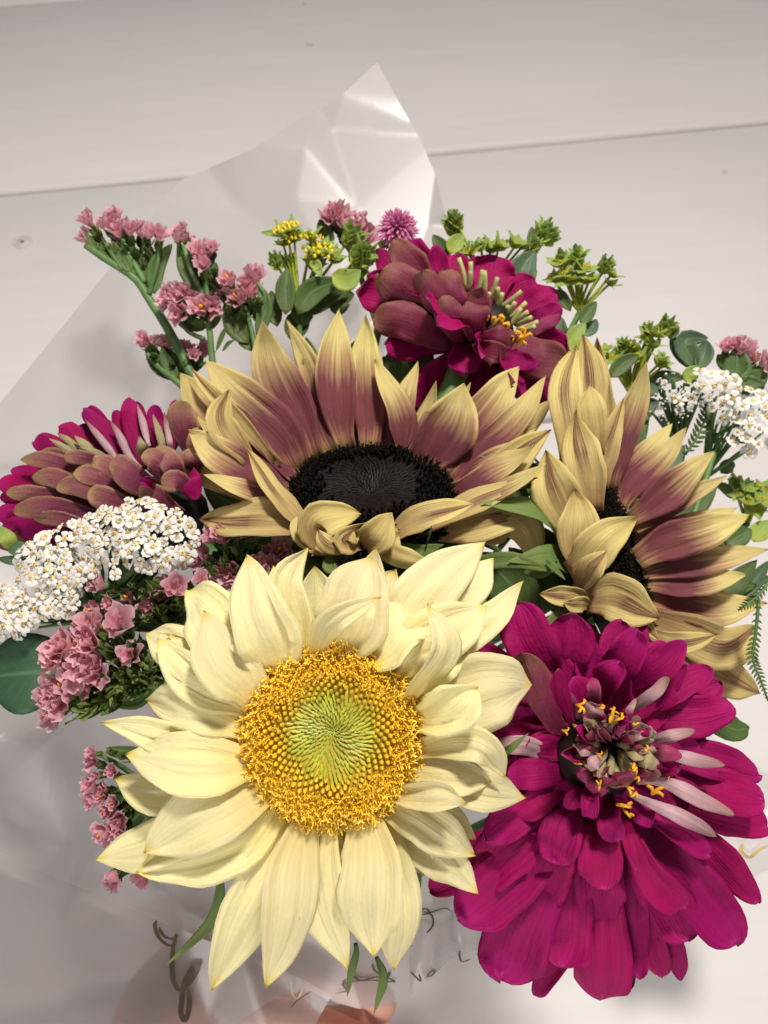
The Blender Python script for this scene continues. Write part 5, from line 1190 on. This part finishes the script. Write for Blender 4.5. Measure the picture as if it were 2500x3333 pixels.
def bupleurum(label, k, umbels, stars, spikes, base, depth, leaves, size, seed):
    rr = random.Random(seed); s = k(1, 0)[0]-k(0, 0)[0]; og = P(*k(*base), depth+.006); root = thing('bupleurum_sprig', og, label, 'foliage', 'lime green foliage sprigs')
    for lst, kind in ((umbels, 'u'), (stars, 's'), (spikes, 'p')):
        for x, y, *sc in lst:
            sc = sc[0] if sc else 1.0; d = depth+rr.uniform(-.004, .004); p_ = P(*k(x, y), d)
            dv = nrm(nrm(p_-og)+V(rr.uniform(-.3, .3), .25, rr.uniform(.3, .8) if kind != 'p' else .15)); sz = px(size*s*sc*1.4, d)
            if kind == 'u':
                link('umbel', UM[rr.randrange(3)], root, p_, basis(dv), sz*.95); link('bract_star', SS[rr.randrange(4)], root, p_-dv*sz*.25, basis(dv, rr.uniform(0, 6)), sz*1.25)
            elif kind == 's':
                link('bract_star', SS[rr.randrange(4)], root, p_-dv*sz*.3, basis(dv, rr.uniform(0, 6)), sz); link('umbel', UM[rr.randrange(3)], root, p_-dv*sz*.1, basis(dv), sz*.35)
            else:
                link('bract_star', SP[rr.randrange(3)], root, p_-dv*sz*.6, basis(dv, rr.uniform(0, 6)), sz*1.15); link('bract_star', SP[rr.randrange(3)], root, p_-dv*sz*.25, basis(dv, rr.uniform(0, 6)), sz*.8)
            tube('stalk', [p_-dv*sz*.3, (p_*.5+og*.5)+V(0, 0, -.002), og], .0006, .0009, M['limebud'], root, 7, 5)
    for b, m_, t, w, d, mat in leaves:
        petal(root, [P(*k(*q), d) for q in (b, m_, t)], px(w*s, d), [M[mat], M[mat]], 'leaf', cup=.6, nu=10, nv=6, name='leaf')
    stem_to_grip(root, og, .0014)
    return root
bupleurum('lime green sprig with flat yellow umbels rising behind the middle sunflower', k2_, [(1105, 222, 1.0), (1140, 262, .9), (1225, 262, .8), (1262, 335, 1.15)], [(1245, 395, 1.1), (1340, 360), (1090, 280, .8), (1300, 300, .8)], [(1430, 240, 1.3), (1485, 340, 1.5), (1470, 400, 1.2), (1050, 375, .9), (1120, 375, .9)], (1165, 600), .352,
  [((1100, 640), (1100, 520), (1110, 410), 110, .352, 'leaf'), ((1160, 640), (1240, 520), (1390, 470), 130, .350, 'leaf'), ((1330, 440), (1400, 470), (1470, 420), 120, .345, 'lime'), ((1200, 640), (1310, 560), (1420, 510), 90, .356, 'leaf'), ((1180, 700), (1190, 620), (1280, 560), 120, .356, 'leaf'), ((1060, 700), (1040, 600), (1030, 520), 90, .358, 'leaf'), ((1360, 650), (1370, 560), (1440, 540), 120, .36, 'leaf'), ((1120, 260), (1040, 240), (975, 236), 36, .35, 'lime'), ((1240, 420), (1250, 400), (1275, 455), 70, .346, 'lime'), ((1120, 760), (1160, 680), (1180, 600), 130, .358, 'leaf')], 62, 31)
bupleurum('lime green sprig with spiky tips standing above the top zinnia', kT, [(380, 205, .9)], [(790, 285), (850, 265), (910, 275), (960, 262), (1040, 250), (1080, 255), (330, 250, .9), (760, 290)], [(700, 145, 1.2), (720, 120, .9), (1200, 190, 1.3), (1235, 215, 1.0), (1150, 260, .9)], (900, 480), .362,
  [((690, 320), (640, 270), (595, 205), 90, .362, 'leaf'), ((690, 310), (720, 250), (760, 205), 100, .36, 'lime'), ((1090, 520), (1080, 400), (1150, 290), 165, .358, 'bluegreen'), ((1150, 330), (1130, 230), (1130, 160), 60, .36, 'leaf')], 66, 32)
bupleurum('lime green sprig with star shaped bracts beside the top zinnia', kT, [], [(1280, 350, 1.1), (1360, 335, 1.2), (1420, 375, 1.1), (1340, 430, 1.2), (1240, 430, .8), (1520, 385, 1.1), (1570, 410, .9), (1300, 400, 1.1), (1560, 460, .8), (1440, 440, .9), (1390, 400, 1)], [(1290, 330, .9), (1370, 310, .9), (1530, 360, .9)], (1390, 620), .35,
  [((1390, 680), (1430, 630), (1480, 565), 90, .35, 'leaf'), ((1370, 840), (1360, 760), (1420, 680), 110, .347, 'lime'), ((1340, 830), (1270, 740), (1290, 650), 150, .355, 'bluegreen'), ((1400, 750), (1450, 710), (1480, 660), 80, .352, 'bluegreen'), ((1340, 620), (1290, 540), (1260, 500), 70, .354, 'leaf')], 66, 33)
bupleurum('lime green sprig between the sideways sunflower and the small yarrow buds', kR, [], [(500, 270), (560, 240), (610, 225), (640, 260), (540, 300), (700, 160), (740, 130, 1.1), (770, 300, 1.1), (800, 310, .8), (720, 200), (600, 200, .8), (460, 230, .7)], [(800, 100, 1.1), (700, 120, .8), (560, 200, .8)], (600, 480), .352,
  [((480, 390), (560, 310), (650, 265), 100, .345, 'leaf'), ((700, 500), (760, 400), (920, 385), 100, .358, 'bluegreen'), ((960, 340), (900, 190), (1030, 170), 130, .358, 'bluegreen'), ((950, 340), (860, 220), (820, 165), 90, .36, 'bluegreen'), ((970, 345), (1010, 250), (1020, 180), 110, .357, 'bluegreen'), ((640, 650), (680, 560), (760, 520), 120, .36, 'bluegreen'), ((820, 180), (830, 120), (800, 70), 80, .358, 'leaf'), ((960, 420), (930, 370), (990, 330), 90, .357, 'lime')], 66, 34)
bupleurum('blurred olive green foliage tuft below the loose yarrow, at the picture edge', kR, [], [(1240, 1000), (1280, 1040, 1.2), (1310, 980), (1340, 1060, 1.1), (1250, 1070), (1200, 1030, .8), (1350, 1000), (1300, 1100)], [(1180, 960, .8)], (1250, 1200), .352,
  [((1130, 1320), (1200, 1270), (1270, 1230), 130, .345, 'leaf'), ((1280, 1300), (1320, 1240), (1380, 1180), 120, .35, 'lime'), ((1100, 920), (1140, 880), (1180, 870), 90, .355, 'leaf'), ((1150, 1580), (1260, 1540), (1370, 1400), 110, .345, 'bluegreen'), ((1200, 1580), (1300, 1520), (1400, 1500), 70, .347, 'bluegreen'), ((1180, 1060), (1120, 1000), (1060, 980), 60, .356, 'leaf')], 66, 35)

# ------------------------------------------------------------------ broad leaves and feathery leaf
def leafy(label, k, leaves, cat='leaf', name='leafy_stem', stemstart=None):
    b0 = leaves[0]; root = thing(name, P(*k(*b0[0]), b0[4]), label, cat, 'leafy stems'); s = k(1, 0)[0]-k(0, 0)[0]
    for b, m_, t, w, d, mat, prof in leaves:
        o = petal(root, [P(*k(*q), d+e) for q, e in zip((b, m_, t), (.004, 0, .003))], px(w*s, d), [M[mat], M[mat]], prof, cup=.25, nu=12, nv=8, name='leaf', wave=.02)
    stem_to_grip(root, P(*k(*b0[0]), b0[4]+.004), .0018)
    return root
M['bigleaf'] = petal_mat('round_leaf', [(0, (.07, .13, .06)), (.5, (.035, .095, .045)), (1, (.03, .085, .04))], .1, .14, .5, .1, vfreq=7, spec=.35, var=.2, midrib=(.10, .18, .09))
leafy('big round blue green leaf at the left picture edge under the yarrow', k6, [((330, 1570), (140, 1560), (-60, 1580), 430, .272, 'bigleaf', 'round'), ((260, 1200), (340, 1130), (440, 1210), 120, .29, 'bluegreen', 'leaf'), ((200, 1260), (280, 1200), (420, 1180), 100, .29, 'bluegreen', 'leaf')])
leafy('small green leaves at the left edge beside the tan zinnia', kL, [((200, 1150), (120, 1110), (0, 1080), 110, .29, 'bluegreen', 'leaf'), ((80, 1110), (50, 1040), (-10, 960), 110, .288, 'lime', 'leaf'), ((180, 1180), (80, 1190), (-20, 1180), 70, .291, 'bluegreen', 'leaf')])
leafy('dark green leaves filling the gap under the top zinnia', kT, [((520, 1160), (430, 980), (350, 840), 220, .352, 'leaf', 'leaf'), ((480, 1050), (520, 920), (600, 850), 180, .356, 'leaf', 'leaf'), ((440, 1050), (360, 950), (330, 860), 120, .354, 'leaf', 'leaf'), ((560, 1020), (590, 950), (640, 880), 90, .358, 'lime', 'leaf')])
leafy('dark green leaves in the gap between the three sunflowers', kD, [((1500, 1250), (1420, 1100), (1300, 980), 200, .285, 'leaf', 'leaf'), ((1560, 1230), (1540, 1100), (1420, 960), 160, .29, 'leaf', 'leaf'), ((1600, 1200), (1640, 1050), (1560, 880), 150, .30, 'leaf', 'leaf'), ((1100, 1200), (1000, 1080), (860, 1010), 200, .275, 'leaf', 'leaf'), ((1000, 1250), (860, 1150), (700, 1080), 240, .28, 'leaf', 'leaf'), ((1350, 1200), (1200, 1100), (1100, 1000), 220, .285, 'leaf', 'leaf')])
leafy('dark green leaves under the sideways sunflower by the zinnia', kR, [((700, 2000), (500, 1950), (250, 1760), 200, .285, 'leaf', 'leaf'), ((740, 2050), (900, 2100), (1150, 2200), 200, .32, 'leaf', 'leaf'), ((600, 2000), (400, 1900), (120, 1720), 200, .29, 'leaf', 'leaf'), ((400, 1700), (200, 1600), (40, 1500), 200, .30, 'leaf', 'leaf'), ((700, 1900), (1000, 1700), (1300, 1400), 240, .335, 'leaf', 'leaf'), ((900, 2150), (1150, 2330), (1260, 2330), 150, .32, 'leaf', 'leaf')])
leafy('dark green leaves behind the pale sunflower beside the low statice', k8, [((1600, 1500), (1350, 1560), (1050, 1600), 200, .262, 'leaf', 'leaf'), ((1600, 1350), (1400, 1480), (1200, 1700), 200, .268, 'leaf', 'leaf'), ((1500, 1500), (1250, 1640), (950, 1760), 160, .266, 'leaf', 'leaf'), ((1700, 300), (1500, 150), (1300, 60), 260, .275, 'leaf', 'leaf'), ((1500, 500), (1350, 300), (1150, 200), 220, .27, 'leaf', 'leaf')])
leafy('dark green leaves filling in behind the middle sunflower petals', kD, [((700, 620), (560, 380), (420, 180), 170, .345, 'leaf', 'leaf'), ((760, 620), (640, 350), (610, 120), 170, .35, 'leaf', 'leaf'), ((800, 620), (780, 350), (820, 120), 180, .35, 'leaf', 'leaf'), ((900, 640), (980, 400), (1000, 200), 170, .348, 'leaf', 'leaf'), ((1000, 660), (1150, 450), (1250, 280), 170, .345, 'leaf', 'leaf'), ((560, 700), (420, 560), (260, 420), 180, .32, 'leaf', 'leaf'), ((1100, 760), (1300, 640), (1480, 520), 200, .32, 'leaf', 'leaf'), ((1150, 800), (1400, 720), (1600, 640), 180, .318, 'leaf', 'leaf'), ((560, 900), (380, 820), (200, 720), 200, .31, 'leaf', 'leaf'), ((640, 980), (420, 960), (220, 900), 160, .30, 'leaf', 'leaf')])
leafy('dark green leaves filling in behind the sideways sunflower', kR, [((600, 1200), (760, 980), (900, 760), 190, .345, 'bluegreen', 'leaf'), ((640, 1300), (900, 1120), (1080, 980), 190, .345, 'leaf', 'leaf'), ((660, 1450), (950, 1330), (1200, 1260), 200, .345, 'leaf', 'leaf'), ((500, 1000), (600, 720), (700, 520), 170, .345, 'leaf', 'leaf'), ((420, 900), (360, 600), (300, 320), 200, .33, 'leaf', 'leaf'), ((700, 1600), (1000, 1560), (1300, 1540), 200, .34, 'leaf', 'leaf')])
def feather(label, stem_pts, depth, n, L, seed):
    rr = random.Random(seed); c = catmull([np.array((a, b, 0.)) for a, b in stem_pts], np.linspace(0, 1, n)); root = thing('feathery_leaf', P(*stem_pts[0], depth), label, 'leaf', 'feathery leaves')
    tube('stem', [P(a, b, depth) for a, b in stem_pts], .0007, .0004, M['stem'], root, 12, 5)
    for i in range(1, n):
        t = nrm(c[i]-c[i-1]); s = L*(math.sin(PI*min(1, .15+.85*i/n))+.1)
        for sg in (-1, 1):
            dirp = np.array((t[0]*.6-sg*t[1]*.8, t[1]*.6+sg*t[0]*.8)); e = c[i, :2]+dirp*s
            b = P(*c[i, :2], depth); tip = P(*e, depth-.002*rr.random()); petal(root, [b, (b+tip)/2, tip], px(s*.34, depth), [M['leaf'], M['leaf']], 'leaf', nu=4, nv=2, name='leaflet', hint=C0-b)
    return root
feather('bright feathery yarrow leaf over the sideways sunflower petals', [(2500, 1900), (2470, 1935), (2440, 1960), (2405, 1985)], .285, 12, 24, 1)
feather('dark feathery yarrow leaf hanging at the right edge beside the sideways sunflower', [(2470, 1950), (2460, 2060), (2450, 2140), (2475, 2210), (2500, 2280)], .29, 22, 26, 2)
feather('dark feathery leaf spray below the loose yarrow', [(2230, 1480), (2270, 1420), (2300, 1350), (2310, 1310)], .345, 14, 34, 3)
